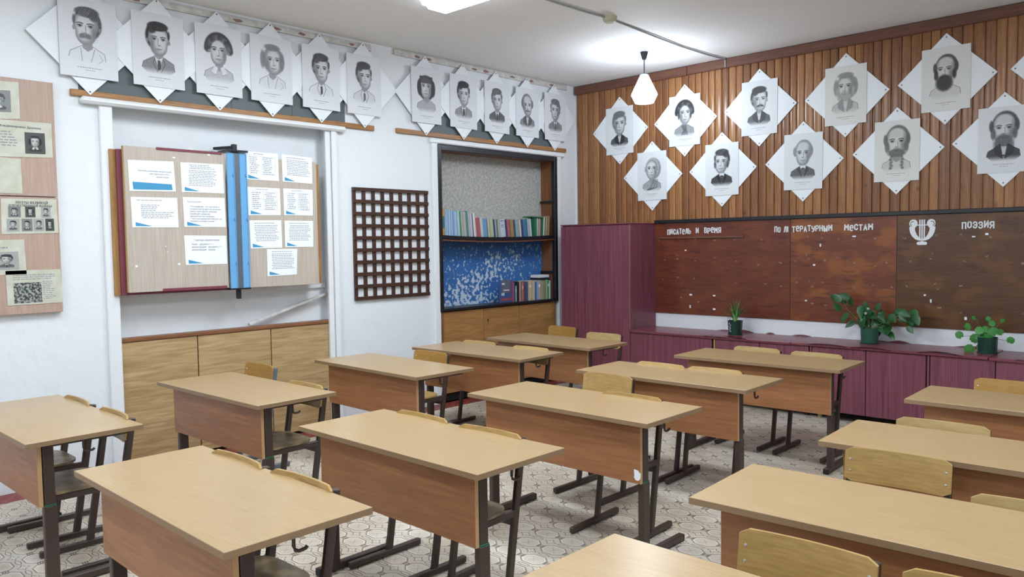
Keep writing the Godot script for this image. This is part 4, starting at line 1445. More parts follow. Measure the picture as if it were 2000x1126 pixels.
func build_info_board() -> void:
	for k in 2:
		var y0: float = [1.888, 1.140][k]
		var y1: float = [2.620, 1.882][k]
		var g := Geo.new()
		g.box(Vector3(0.022, (y0 + y1) / 2, 5.44 + 0.62), Vector3(0.044, y1 - y0, 1.24), 0.002, 1)
		tag(part("information_board", g, M.rose), ["pinkish wood information board, the upper of two, cut by the frame's left edge", "pinkish wood information board, the lower of two, with photographs of poets"][k], "notice board")
	var P := [
		[[[5.90, 2.58], [5.635, 2.597], [5.636, 2.369], [5.9, 2.344]], "yellowed sheet with a soldier's photograph at the head of the upper board"],
		[[[5.98, 2.352], [5.46, 2.358], [5.46, 2.138], [5.98, 2.119]], "yellowed sheet about a woman poet with her photograph at the lower right"],
		[[[5.92, 2.127], [5.644, 2.119], [5.642, 1.901], [5.92, 1.903]], "faded blank-looking sheet at the foot of the upper board"],
		[[[5.763, 1.868], [5.451, 1.872], [5.448, 1.653], [5.768, 1.646]], "yellowed sheet of seven small portraits headed with block capitals"],
		[[[5.92, 1.605], [5.646, 1.614], [5.641, 1.393], [5.92, 1.392]], "yellowed sheet with one man's portrait in the middle of the lower board"],
		[[[5.758, 1.417], [5.445, 1.419], [5.439, 1.201], [5.754, 1.199]], "yellowed sheet with a crowd photograph at the foot of the lower board"]]
	var photo := []
	var ps := [{"hair": 0.25, "style": "short", "wear": "collar", "cloth": 0.3, "caption": false, "s": 1.15, "dy": 0.1}, {"hair": 0.1, "style": "long", "wear": "collar", "cloth": 0.2, "caption": false, "s": 1.15, "dy": 0.1}, {"hair": 0.2, "style": "swept", "wear": "suit", "cloth": 0.4, "caption": false, "s": 1.1, "dy": 0.08}]
	for k in 3:
		var im := portrait_image(ps[k], 300 + k, [0.62, 0.35, 0.8][k], Color(0.78, 0.80, 0.78))
		photo.append(mat(Color.WHITE, 0.3, im))
	var crowd := mat(Color.WHITE, 0.3, blotch_image(96, 64, hexc("30352f"), hexc("a5aaa4"), 90, 0.09, 2.0))
	for k in P.size():
		var q: Array = P[k][0]
		var s := thing("information_sheet", P[k][1], "paper sheet", Vector3.ZERO, 0.0, "sheets on the information boards")
		var g := Geo.new()
		wall_sheet(g, q, 0.045, 0.002)
		part("paper", g, M.old_paper, s)
		var fx := 0.047
		var ph := []
		match k:
			0:
				ph = [[0.30, 0.24, 0.82, 0.82, 0]]
			1:
				ph = [[0.70, 0.30, 0.92, 0.90, 1]]
				words_on(s, "Юлия Владимировна Друнина", q, 0.33, 0.10, 0.0185, fx, M.print_dark, true)
				g = Geo.new()
				bars_on(g, q, fx, 81, 0.05, 0.30, 0.68, 6, 0.075)
				part("printed_lines", g, M.print, s).set_meta("kind", "stuff")
			3:
				words_on(s, "ПОЭТЫ ВЕЛИКОЙ", q, 0.25, 0.045, 0.0215, fx, M.ink, true)
				words_on(s, "ОТЕЧЕСТВЕННОЙ ВОЙНЫ", q, 0.13, 0.135, 0.0195, fx, M.ink, true)
				ph = [[0.12, 0.22, 0.34, 0.53, 0], [0.42, 0.22, 0.60, 0.53, 1], [0.70, 0.22, 0.88, 0.55, 2], [0.09, 0.57, 0.31, 0.93, 2], [0.35, 0.57, 0.54, 0.93, 0], [0.56, 0.57, 0.75, 0.93, 2], [0.77, 0.57, 0.93, 0.93, 1]]
			4:
				ph = [[0.38, 0.34, 0.86, 0.86, 2]]
				g = Geo.new()
				bars_on(g, q, fx, 84, 0.2, 0.2, 0.75, 1, 0.07, 0.6)
				part("printed_lines", g, M.print, s).set_meta("kind", "stuff")
			5:
				ph = [[0.12, 0.36, 0.62, 0.95, 9]]
				g = Geo.new()
				bars_on(g, q, fx, 85, 0.12, 0.13, 0.9, 3, 0.06)
				bars_on(g, q, fx, 86, 0.64, 0.34, 0.92, 10, 0.055)
				part("printed_lines", g, M.print, s).set_meta("kind", "stuff")
		for f in ph:
			g = Geo.new()
			wall_sheet(g, sub_quad(q, f[0], f[1], f[2], f[3]), fx, 0.0006)
			part("photograph", g, crowd if f[4] == 9 else photo[f[4]], s)


func build_portraits() -> void:
	var L := [
		[5.212, "portrait of a man with swept-back hair and a heavy moustache, in sketched light lines", {"hair": 0.38, "style": "swept", "tache": 0.5, "big": 0.035, "turn": -0.6, "wear": "open", "cloth": 0.95, "cover": 0.4, "s": 1.05, "dx": -0.02}],
		[4.752, "portrait of a clean-shaven man with slick side-parted hair and dark tie", {"hair": 0.2, "style": "short", "turn": 0.2, "wear": "suit", "cloth": 0.55, "tie": 0.25}],
		[4.305, "portrait of a youth with tousled curls and a wide white collar", {"hair": 0.25, "style": "curly", "turn": -0.2, "wear": "collar", "cloth": 0.75, "cover": 0.7}],
		[3.871, "faint portrait of an elderly woman with waved grey hair", {"hair": 0.55, "style": "long", "turn": 0.7, "wear": "open", "cloth": 0.92, "cover": 0.5, "brow": 0.4, "dx": 0.02}],
		[3.417, "portrait of a man with a thick forelock, long face and short tie", {"hair": 0.3, "style": "swept", "turn": 0.1, "wear": "suit", "cloth": 0.93, "cover": 0.5, "tie": 0.3}],
		[2.983, "portrait of a crop-haired man turned aside, in a pale suit and striped tie", {"hair": 0.33, "style": "short", "turn": 0.6, "wear": "suit", "cloth": 0.85, "cover": 0.5, "tie": 0.4}],
		[2.275, "portrait of a woman with a dark fringed bob", {"hair": 0.22, "style": "bob", "turn": -0.2, "wear": "scarf0", "cloth": 0.6, "cover": 0.6, "dy": -0.02}],
		[1.797, "portrait of a stern man with cropped dark hair in a suit and tie", {"hair": 0.12, "style": "short", "turn": 0.3, "wear": "suit", "cloth": 0.6, "tie": 0.15}],
		[1.328, "portrait of a fair-haired young man with a dark jacket and tie", {"hair": 0.4, "style": "swept", "turn": 0.1, "wear": "suit", "cloth": 0.35, "tie": 0.3, "s": 0.95}],
		[0.866, "portrait of a greying man with a moustache and buttoned collar", {"hair": 0.5, "style": "bald", "tache": 0.45, "turn": 0.2, "wear": "coat", "cloth": 0.5, "cover": 0.8}],
		[0.405, "portrait of an older man in a loose suit, next to the room's corner", {"hair": 0.5, "style": "short", "turn": -0.1, "wear": "suit", "cloth": 0.55, "tie": 0.35}]]
	var B := [
		[0.639, 2.765, "portrait of a stout elderly man in a dark fur-collared coat, beside the room's corner", {"hair": 0.5, "style": "short", "turn": 0.1, "wear": "coat", "cloth": 0.3, "s": 1.08}],
		[1.448, 2.78, "portrait of a curly-headed man with side whiskers and a loose scarf", {"hair": 0.2, "style": "curly", "side": 0.25, "turn": 0.5, "wear": "scarf", "cloth": 0.5, "cover": 0.7}],
		[2.258, 2.805, "portrait of an officer with a small dark moustache and raised collar", {"hair": 0.22, "style": "short", "tache": 0.15, "turn": 0.5, "wear": "coat", "cloth": 0.3}],
		[3.064, 2.81, "portrait of a man with long white hair and a full white beard", {"hair": 0.62, "style": "long", "beard": 0.75, "tache": 0.7, "len": 0.09, "turn": -0.4, "wear": "coat", "cloth": 0.75, "cover": 0.6, "brow": 0.4}],
		[3.861, 2.83, "portrait of a balding man with a long dark beard, highest on the slatted wall", {"hair": 0.28, "style": "bald", "beard": 0.2, "tache": 0.22, "len": 0.16, "turn": -0.5, "wear": "plain", "cloth": 0.85, "cover": 0.5}],
		[4.68, 2.835, "portrait card on the slatted wall, cut off by the frame's right edge", {"hair": 0.4, "style": "long", "beard": 0.5, "len": 0.15, "wear": "coat", "cloth": 0.4}],
		[1.054, 2.244, "portrait of a round-faced man in a white wig and draped robe", {"hair": 0.8, "style": "wig", "turn": -0.1, "wear": "robe", "cloth": 0.6, "cover": 0.7}],
		[1.867, 2.251, "portrait of a spectacled man with upswept hair and a black tailcoat", {"hair": 0.2, "style": "swept", "side": 0.3, "specs": true, "turn": -0.6, "wear": "cravat", "cloth": 0.2}],
		[2.686, 2.262, "portrait of an elderly spectacled man with wispy white hair and a dark cravat", {"hair": 0.6, "style": "bald", "specs": true, "turn": -0.1, "wear": "cravat", "cloth": 0.35}],
		[3.494, 2.284, "portrait of a balding man with a short beard and a fur-trimmed coat", {"hair": 0.42, "style": "bald", "beard": 0.45, "tache": 0.5, "len": 0.05, "turn": 0.0, "wear": "fur", "cloth": 0.8, "cover": 0.5, "s": 1.15}],
		[4.28, 2.30, "portrait of a bald man with a long pale beard and a dark coat", {"hair": 0.3, "style": "bald", "beard": 0.42, "tache": 0.38, "len": 0.20, "turn": -0.1, "wear": "coat", "cloth": 0.2, "s": 1.1, "dy": -0.03}]]
	var gd := Geo.new()
	gd.box(Vector3.ZERO, Vector3(0.519, 0.519, 0.004), 0.0008, 0, Transform3D(Basis(Vector3.BACK, PI / 4), Vector3.ZERO))
	var diamond := gd.mesh(M.card)
	var gn := Geo.new()
	gn.lathe([Vector2(0.0, 0.004), Vector2(0.005, 0.003), Vector2(0.006, 0.0), Vector2(0.0, 0.0)].duplicate(), 8)
	var nail := gn.mesh(M.print_dark)
	var k := 0
	for it in L + B:
		var on_left := k < L.size()
		var at := Vector3(0.029, 2.94, it[0]) if on_left else Vector3(it[0], it[1], 0.024)
		var t := thing("portrait_card", it[2 if not on_left else 1], "portrait", at, PI / 2 if on_left else 0.0, "portrait cards on the white wall" if on_left else "portrait cards on the slatted wall")
		var dz := 0.006 * (k % 2) if on_left else 0.0
		part("diamond_backing", diamond, M.card, t, Vector3(0, 0, dz))
		var g := Geo.new()
		var front := 0.012 if on_left else 0.005
		g.box(Vector3(0, 0, front), Vector3(0.36, 0.51, 0.002), 0.0)
		g.v.clear()
		g = Geo.new()
		var a := Vector3(-0.18, -0.255, front + 0.001)
		g.quad(a, a + Vector3(0.36, 0, 0), a + Vector3(0.36, 0.51, 0), a + Vector3(0, 0.51, 0), Vector3.BACK)
		for s in [[Vector3(-0.18, 0, front), Vector3(0.0005, 0.51, 0.002)], [Vector3(0.18, 0, front), Vector3(0.0005, 0.51, 0.002)], [Vector3(0, 0.255, front), Vector3(0.36, 0.0005, 0.002)], [Vector3(0, -0.255, front), Vector3(0.36, 0.0005, 0.002)]]:
			pass
		g.box(Vector3(0, 0, front), Vector3(0.359, 0.509, 0.0018), 0.0)
		for j in range(4, g.t.size()):
			g.t[j] = Vector2(0.02, 0.02)
		var p: Dictionary = it[3 if not on_left else 2]
		var tint: Color = Color(0.86, 0.87, 0.89) if on_left else [Color(0.86, 0.875, 0.89), Color(0.86, 0.86, 0.85)][1 if at.x > 2.8 and at.x < 4.0 else 0]
		var sheet := part("portrait_sheet", g, mat(Color.WHITE, 0.5, portrait_image(p, 100 + k, 1.0, tint)), t)
		sheet.rotation.z = rng.randf_range(-0.008, 0.008)
		for c in ([[0.0, 0.345], [0.0, -0.345]] if on_left else [[0.0, 0.335], [0.0, -0.335], [0.335, 0.0], [-0.335, 0.0]]):
			var nn := part("nail", nail, M.print_dark, t, Vector3(c[0], c[1], 0.002 + dz))
			nn.rotation.x = PI / 2
		k += 1


# ------------------------------------------------------------------ back wall
const STROKES := {
	"П": [[0, 0, 0, 1, 1, 1, 1, 0]], "И": [[0, 1, 0, 0, 1, 1, 1, 0]], "С": [[1, 0.72, 0.85, 0.95, 0.5, 1, 0.12, 0.9, 0, 0.65, 0, 0.35, 0.12, 0.1, 0.5, 0, 0.85, 0.05, 1, 0.28]],
	"А": [[0, 0, 0.5, 1, 1, 0], [0.22, 0.33, 0.78, 0.33]], "Т": [[0, 1, 1, 1], [0.5, 1, 0.5, 0]], "е": [[0, 0.52, 1, 0.52, 1, 0.7, 0.85, 0.95, 0.5, 1, 0.12, 0.9, 0, 0.65, 0, 0.35, 0.12, 0.1, 0.5, 0, 0.9, 0.08]],
	"Л": [[0, 0, 0.2, 0.15, 0.45, 1, 1, 1, 1, 0]], "Ь": [[0, 1, 0, 0, 0.7, 0, 1, 0.15, 1, 0.42, 0.7, 0.55, 0, 0.55]], "В": [[0, 0, 0, 1, 0.7, 1, 0.92, 0.87, 0.92, 0.67, 0.65, 0.53, 0, 0.53], [0.65, 0.53, 1, 0.4, 1, 0.14, 0.72, 0, 0, 0]],
	"Р": [[0, 0, 0, 1, 0.75, 1, 1, 0.86, 1, 0.6, 0.75, 0.44, 0, 0.44]], "М": [[0, 0, 0, 1, 0.5, 0.45, 1, 1, 1, 0]], "Я": [[1, 0, 1, 1, 0.25, 1, 0, 0.86, 0, 0.62, 0.25, 0.46, 1, 0.46], [0.5, 0.46, 0, 0]],
	"О": [[0.5, 1, 0.12, 0.9, 0, 0.65, 0, 0.35, 0.12, 0.1, 0.5, 0, 0.88, 0.1, 1, 0.35, 1, 0.65, 0.88, 0.9, 0.5, 1]], "З": [[0, 0.8, 0.2, 0.97, 0.6, 1, 0.95, 0.86, 0.95, 0.66, 0.65, 0.53, 0.35, 0.53], [0.65, 0.53, 1, 0.4, 1, 0.16, 0.6, 0, 0.2, 0.03, 0, 0.2]],
	"Э": [[0, 0.75, 0.15, 0.95, 0.5, 1, 0.88, 0.9, 1, 0.65, 1, 0.35, 0.88, 0.1, 0.5, 0, 0.15, 0.05, 0, 0.25], [0.35, 0.5, 1, 0.5]], "У": [[0, 1, 0.05, 0.6, 0.5, 0.45, 0.95, 0.6], [1, 1, 0.95, 0.35, 0.6, 0.02, 0.1, 0.0]], "Н": [[0, 0, 0, 1], [1, 0, 1, 1], [0, 0.5, 1, 0.5]],
	"Ы": [[0, 1, 0, 0, 0.4, 0, 0.58, 0.15, 0.58, 0.42, 0.4, 0.55, 0, 0.55], [1, 1, 1, 0]], "I": [[0.5, 0, 0.5, 1]], "Г": [[0, 0, 0, 1, 1, 1]]}


func glyph(parent: Node, ch: String, x0: float, x1: float, y0: float, y1: float, z: float, called := "letter") -> void:
	# one letter cut from thick card: strokes with rounded joints
	var g := Geo.new()
	var w := minf(0.0115, (x1 - x0) * 0.30 if x1 - x0 > 0.02 else 0.0105)
	var at := (parent as Node3D).position
	var a := Vector2(x0 + w / 2, y0 + w / 2)
	var b := Vector2(maxf(x1 - w / 2, x0 + w * 0.6), y1 - w / 2)
	var dep := 0.005
	for st in STROKES[ch]:
		var pts := []
		for k in range(0, st.size(), 2):
			pts.append(Vector2(lerpf(a.x, b.x, st[k]), lerpf(a.y, b.y, st[k + 1])) - Vector2(at.x, at.y))
		for k in pts.size() - 1:
			var p: Vector2 = pts[k]
			var q: Vector2 = pts[k + 1]
			var nn := (q - p).normalized().orthogonal() * w / 2
			g.prism(PackedVector2Array([p - nn, q - nn, q + nn, p + nn]), 0.0, dep)
		for p in pts:
			var disc := PackedVector2Array()
			for k in 8:
				disc.append(p + Vector2.from_angle(TAU * (k + 0.5) / 8) * w * 0.52)
			g.prism(disc, 0.0, dep + 0.0001)
	var o := part(called, g, M.letter, parent)
	o.position = Vector3(0, 0, z - at.z - 0.0025)


func lettering(label: String, words: Array, y0: float, y1: float, tilt := 0.0) -> void:
	# words: [text, x from, x to]; every letter cut out on its own
	var t := thing("cut_out_lettering", label, "lettering", Vector3(words[0][1], y0, 0.014))
	for w in words:
		var s: String = w[0]
		var adv := []
		var tot := 0.0
		for c in s:
			var a := 1.0
			if c in ["М", "Ы", "м", "ы"]:
				a = 1.18
			elif c in ["I"]:
				a = 0.45
			adv.append(a)
			tot += a
		var x: float = w[1]
		var unit: float = (w[2] - w[1]) / tot
		for k in s.length():
			var dy: float = 0.004 * sin(k * 2.1 + x * 9.0) + tilt * (x - words[0][1])
			glyph(t, s[k], x + unit * 0.05, x + unit * adv[k] - unit * 0.09, y0 + dy, y1 + dy, 0.017)
			x += unit * adv[k]


func build_back_wall() -> void:
	# plywood boards
	var cols := [[0, 1.078, 2.562, hexc("582a20"), hexc("773f2e"), hexc("784125"), 201], [1, 2.566, 3.499, hexc("613021"), hexc("7f462c"), hexc("9c602c"), 202], [2, 3.503, 5.0, hexc("492e1d"), hexc("674529"), hexc("754e26"), 203]]
	var labels := ["deep red-brown plywood notice board nearest the tall purple cabinet, headed on the writer and time", "orange-brown plywood notice board in the middle, headed on literary places", "dark brown plywood notice board under the white lyre emblem"]
	var rows := [[0.03, 0.2], [0.18, 0.17], [0.18, 0.35], [0.18, 0.40], [0.18, 0.60], [0.33, 0.18], [0.33, 0.41], [0.33, 0.62], [0.46, 0.2], [0.46, 0.37], [0.63, 0.2], [0.63, 0.43], [0.63, 0.66], [0.80, 0.2], [0.80, 0.45], [0.82, 0.64], [0.92, 0.42], [0.95, 0.66], [0.20, 0.66], [0.34, 0.85], [0.22, 0.83], [0.62, 0.84], [0.06, 0.4], [0.05, 0.63]]
	for c in cols:
		var w: float = c[2] - c[1]
		var t := thing("notice_board", labels[c[0]], "notice board", Vector3(c[1], 0.793, 0.0))
		var g := Geo.new()
		g.box(Vector3(w / 2, 0.4725, 0.006), Vector3(w, 0.945, 0.014), 0.0015)
		part("sheet_edge", g, M.cornice, t)
		g = Geo.new()
		g.quad(Vector3(0.002, 0.002, 0.0135), Vector3(w - 0.002, 0.002, 0.0135), Vector3(w - 0.002, 0.943, 0.0135), Vector3(0.002, 0.943, 0.0135), Vector3.BACK)
		var sc := []
		for r in rows:
			sc.append(Vector2(r[0], r[1]) + Vector2(rng.randf_range(-0.02, 0.02), rng.randf_range(-0.012, 0.012)))
		part("veneer", g, mat(Color.WHITE, 0.30, board_image(c[6], c[3], c[4], c[5], sc, w / 0.945)), t)
		for s in [[[0.29, 0.215, 0.03, 0.016], [0.285, 0.085, 0.014, 0.03], [0.47, 0.215, 0.026, 0.014], [0.47, 0.07, 0.028, 0.016], [0.25, 0.70, 0.02, 0.01]], [[0.30, 0.74, 0.012, 0.026], [0.24, 0.55, 0.02, 0.016], [0.62, 0.82, 0.03, 0.012], [0.16, 0.20, 0.02, 0.012]], [[0.29, 0.24, 0.012, 0.028], [0.62, 0.80, 0.024, 0.01], [0.72, 0.82, 0.022, 0.016], [0.57, 0.10, 0.018, 0.024], [0.24, 0.29, 0.016, 0.014]]][c[0]]:
			g = Geo.new()
			g.box(Vector3(s[0] * w if c[0] < 2 else s[0] * 0.93, s[1] * 0.945, 0.0141), Vector3(s[2], s[3], 0.0012), 0.0, 0, Transform3D())
			part("tape_scrap", g, M.paper, t)
		if c[0] == 0:
			g = Geo.new()
			g.box(Vector3(0.53, 0.79, 0.02), Vector3(0.975, 0.018, 0.014), 0.003)
			part("shelf_strip", g, M.cornice, t)
	lettering("white cut-out words on the red-brown board beside the tall purple cabinet", [["ПИСАТеЛЬ", 1.233, 1.516], ["И", 1.569, 1.607], ["ВРеМЯ", 1.664, 1.857]], 1.618, 1.676, 0.012)
	lettering("white cut-out words across the seam of the left and middle boards", [["ПО", 2.408, 2.473], ["ЛI", 2.498, 2.548], ["ТеРАТУРНЫМ", 2.58, 2.958], ["МеСТАМ", 3.057, 3.309]], 1.618, 1.674)
	lettering("white cut-out word beside the lyre emblem", [["ПОЭЗИЯ", 3.992, 4.228]], 1.614, 1.672)
	build_lyre()
	# tall cabinet
	var t := thing("tall_cabinet", "tall purple wood-grained cabinet in the corner", "cabinet", Vector3(0.63, 0, 0.25))
	var at := Vector3(0.63, 0, 0.25)
	var g := Geo.new()
	g.box(Vector3(0.63, 0.90, 0.24) - at, Vector3(0.905, 1.67, 0.46), 0.003, 1)
	part("carcass", g, M.purple, t)
	for d in [[0.178, 0.618], [0.622, 1.083]]:
		g = Geo.new()
		g.uo = Vector2(d[0], d[0] * 0.7)
		g.box(Vector3((d[0] + d[1]) / 2, 0.895, 0.485) - at, Vector3(d[1] - d[0], 1.66, 0.02), 0.002, 1)
		part("door", g, M.purple, t)
	g = Geo.new()
	g.box(Vector3(0.63, 1.738, 0.25) - at, Vector3(0.912, 0.014, 0.50), 0.003, 0)
	part("top_board", g, M.purple_top, t)
	g = Geo.new()
	g.bar(Vector3(1.0842, 0.66, 0.492) - at, Vector3(1.0842, 1.73, 0.492) - at, 0.003, 0.003, 0.0005)
	part("worn_edge", g, M.raw_edge, t)
	g = Geo.new()
	g.box(Vector3(0.63, 0.035, 0.23) - at, Vector3(0.88, 0.07, 0.42), 0.0)
	part("plinth", g, M.black, t)
	# low cabinets in a row, one thing each, under one long top
	var lx := [1.088, 2.03, 2.95, 3.883, 4.81, 5.74]
	var names := ["low purple cabinet next to the tall one", "second low purple cabinet from the tall one, behind the nearest window-side desk back", "third low purple cabinet from the tall one, under the bushy plant", "fourth low purple cabinet from the tall one, under the round-leaved plant", "fifth low purple cabinet, partly beyond the frame"]
	for k in 5:
		var a: float = lx[k]
		var b: float = lx[k + 1]
		var c := thing("low_cabinet", names[k], "cabinet", Vector3((a + b) / 2, 0, 0.25), 0.0, "low purple cabinets along the back wall")
		var ca := Vector3((a + b) / 2, 0, 0.25)
		g = Geo.new()
		g.box(Vector3((a + b) / 2, 0.345, 0.235) - ca, Vector3(b - a - 0.012, 0.53, 0.45), 0.002, 1)
		part("carcass", g, M.black, c)
		var m := (a + b) / 2
		for d in ([[a + 0.002, b - 0.022]] if k == 0 else [[a + 0.02, m - 0.003], [m + 0.003, b - 0.012]]):
			g = Geo.new()
			g.uo = Vector2(rng.randf(), rng.randf())
			g.box(Vector3((d[0] + d[1]) / 2, 0.352, 0.475) - ca, Vector3(d[1] - d[0], 0.545, 0.018), 0.002, 1)
			part("door", g, M.purple, c)
		g = Geo.new()
		g.box(Vector3(a + 0.006, 0.352, 0.47) - ca, Vector3(0.016, 0.545, 0.03), 0.002, 1)
		part("side_edge", g, M.raw_edge if k == 1 else M.purple, c)
		for x in [a + 0.06, b - 0.06]:
			g = Geo.new()
			g.box(Vector3(x, 0.04, 0.40) - ca, Vector3(0.03, 0.08, 0.03), 0.002, 1)
			part("leg", g, M.raw_edge if k == 2 else M.black, c)
	var ct := thing("cabinet_top", "long worn purple top over the low cabinets, its laminate lifting at the edge", "cabinet top", Vector3(3.4, 0.635, 0.25))
	for d in [[1.085, 2.78, 0.0], [2.785, 4.3, 0.004], [4.305, 5.9, 0.0]]:
		g = Geo.new()
		g.uo = Vector2(d[0], 0)
		g.box(Vector3((d[0] + d[1]) / 2 - 3.4, d[2], 0.0), Vector3(d[1] - d[0], 0.022, 0.505), 0.003, 0)
		part("top_board", g, M.purple_top, ct)
	# lifting laminate: little raised flaps along the front and back edges
	g = Geo.new()
	var r := RandomNumberGenerator.new()
	r.seed = 5
	for k in 16:
		var x := r.randf_range(1.4, 4.6) - 3.4
		var zz: float = [-0.235, 0.22][k % 2]
		var l := r.randf_range(0.08, 0.32)
		var hh := r.randf_range(0.006, 0.02)
		var d := 0.05 if k % 2 else 0.03
		var y := 0.0155
		for s in 6:
			var u0 := s / 6.0
			var u1 := (s + 1) / 6.0
			var p := [Vector3(x + l * u0, y + 0.0005, zz), Vector3(x + l * u1, y + 0.0005, zz), Vector3(x + l * u1, y + hh * sin(PI * u1), zz + d * (1 if k % 2 else -0.3)), Vector3(x + l * u0, y + hh * sin(PI * u0), zz + d * (1 if k % 2 else -0.3))]
			g.quad(p[0], p[1], p[2], p[3], Vector3.UP)
			g.quad(p[3], p[2], p[2] - Vector3(0, 0.002, 0), p[3] - Vector3(0, 0.002, 0), Vector3.BACK)
	part("lifted_laminate", g, M.purple_top, ct).set_meta("kind", "stuff")
	# cable and junction box on the ceiling
	var cab := []
	for p in [Vector3(1.93, H - 0.010, 3.0), Vector3(1.915, H - 0.010, 2.73), Vector3(1.93, H - 0.012, 2.3), Vector3(1.945, H - 0.010, 2.05), Vector3(1.93, H - 0.008, 1.84), Vector3(1.90, H - 0.012, 1.25), Vector3(1.873, H - 0.010, 0.80), Vector3(1.885, H - 0.012, 0.35), Vector3(1.91, H - 0.012, 0.05), Vector3(1.915, H - 0.03, 0.05), Vector3(1.915, H - 0.09, 0.05)]:
		cab.append(p)
	g = Geo.new()
	g.tube(cab, 0.008, 6)
	tag(part("ceiling_cable", g, M.cable), "grey cable across the ceiling from the junction box to the slatted wall", "cable")
	g = Geo.new()
	g.lathe([Vector2(0.0, -0.045), Vector2(0.035, -0.045), Vector2(0.045, -0.04), Vector2(0.055, -0.02), Vector2(0.06, 0.0)], 24)
	var jb := part("junction_box", g, M.cream)
	jb.position = Vector3(1.955, H, 2.0)
	tag(jb, "round cream junction box on the ceiling along the grey cable", "junction box")
	# pendant
	t = thing("pendant_lamp", "white glass pendant lamp hanging before the slatted wall", "lamp", Vector3(1.536, H, 0.889))
	g = Geo.new()
	g.lathe([Vector2(0.0, -0.088), Vector2(0.014, -0.088), Vector2(0.020, -0.08), Vector2(0.037, -0.022), Vector2(0.037, -0.016)], 20)
	part("ceiling_cup", g, M.black, t)
	g = Geo.new()
	g.lathe([Vector2(0.037, -0.016), Vector2(0.040, -0.012), Vector2(0.040, 0.0)], 20)
	part("cup_ring", g, M.lamp_body, t)
	g = Geo.new()
	g.tube([Vector3(-0.003, -0.085, 0), Vector3(-0.003, -0.235, 0)], 0.003, 6)
	g.tube([Vector3(0.004, -0.085, 0), Vector3(0.004, -0.235, 0)], 0.003, 6)
	part("cord", g, M.grey_metal, t)
	g = Geo.new()
	g.lathe([Vector2(0.0, -0.245), Vector2(0.042, -0.245), Vector2(0.042, -0.228), Vector2(0.03, -0.222), Vector2(0.0, -0.222)], 20)
	part("holder", g, M.lamp_body, t)
	g = Geo.new()
	g.lathe([Vector2(0.0, -0.487), Vector2(0.087, -0.487), Vector2(0.122, -0.415), Vector2(0.120, -0.400), Vector2(0.045, -0.245), Vector2(0.0, -0.245)], 32)
	part("lamp_shade", g, M.glass_lamp, t)
	var pl := OmniLight3D.new()
	pl.name = "pendant_light"
	pl.position = Vector3(0, -0.39, 0)
	pl.light_energy = PENDANT
	pl.light_color = Color(0.90, 0.95, 1.0)
	pl.light_size = 0.11
	pl.omni_range = 14.0
	pl.omni_attenuation = 2.0
	pl.shadow_enabled = true
	t.add_child(pl)
	g = Geo.new()
	g.box(Vector3(1.17, H - 0.006, 3.38), Vector3(0.24, 0.012, 0.34), 0.003)
	tag(part("ceiling_plate", g, M.ceiling), "flat grey mounting plate on the ceiling beside the bright lamp", "plate")


func build_lyre() -> void:
	var t := thing("lyre_emblem", "white cut-out lyre emblem on the dark brown board", "emblem", Vector3(3.70, 1.485, 0.014))
	var xf := func(p: Vector2) -> Vector2: return Vector2((p.x - 415.0) * 0.000490, (465.0 - p.y) * 0.00060)
	for e in [-1.0, 1.0]:
		var pts := PackedVector2Array()
		var src := [Vector2(205, 0), Vector2(204, 30), Vector2(190, 80), Vector2(160, 130), Vector2(110, 170), Vector2(60, 190), Vector2(0, 198), Vector2(0, 170), Vector2(40, 160), Vector2(85, 110), Vector2(110, 60), Vector2(118, 20), Vector2(100, 0)]
		for p in src:
			pts.append(xf.call(Vector2(415.0 + e * p.x, 210.0 + p.y)))
		var g := Geo.new()
		g.prism(pts, 0.0, 0.006)
		var horn := part("horn", g, M.letter, t)
		g = Geo.new()
		var disc := PackedVector2Array()
		for k in 20:
			disc.append(xf.call(Vector2(415.0 + e * 140.0, 163.0) + Vector2.from_angle(TAU * k / 20) * Vector2(66, 58)))
		g.prism(disc, 0.0, 0.0065)
		part("scroll", g, M.letter, t)
		g = Geo.new()
		var pr := []
		for k in 9:
			var an: float = (PI * 0.5 + e * -0.6) + e * -1.0 * PI * 0.95 * k / 8.0
			var rr := 44.0 - k * 1.6
			var q: Vector2 = xf.call(Vector2(415.0 + e * 145.0, 165.0) + Vector2(cos(an) * rr, sin(an) * rr * 0.9))
			pr.append(Vector3(q.x, q.y, 0.0068))
		g.tube(pr, 0.0028, 5)
		part("groove", g, M.metal, horn)
	for k in 3:
		var g := Geo.new()
		var a: Vector2 = xf.call(Vector2(378.0 + k * 35.0, 110))
		var b: Vector2 = xf.call(Vector2(378.0 + k * 35.0, 385))
		g.box(Vector3(a.x, (a.y + b.y) / 2, 0.003), Vector3(0.0105, a.y - b.y, 0.007), 0.0005)
		part("string", g, M.letter, t)
	var g := Geo.new()
	var a: Vector2 = xf.call(Vector2(330, 186))
	var b: Vector2 = xf.call(Vector2(495, 186))
	g.box(Vector3((a.x + b.x) / 2, a.y, 0.003), Vector3(b.x - a.x, 0.009, 0.006), 0.0005)
	part("crossbar", g, M.letter, t)
	g = Geo.new()
	var base := PackedVector2Array()
	for p in [Vector2(395, 395), Vector2(400, 415), Vector2(345, 420), Vector2(327, 442), Vector2(345, 462), Vector2(480, 462), Vector2(496, 442), Vector2(480, 420), Vector2(428, 415), Vector2(432, 395)]:
		base.append(xf.call(p))
	g.prism(base, 0.0, 0.006)
	part("base", g, M.letter, t)


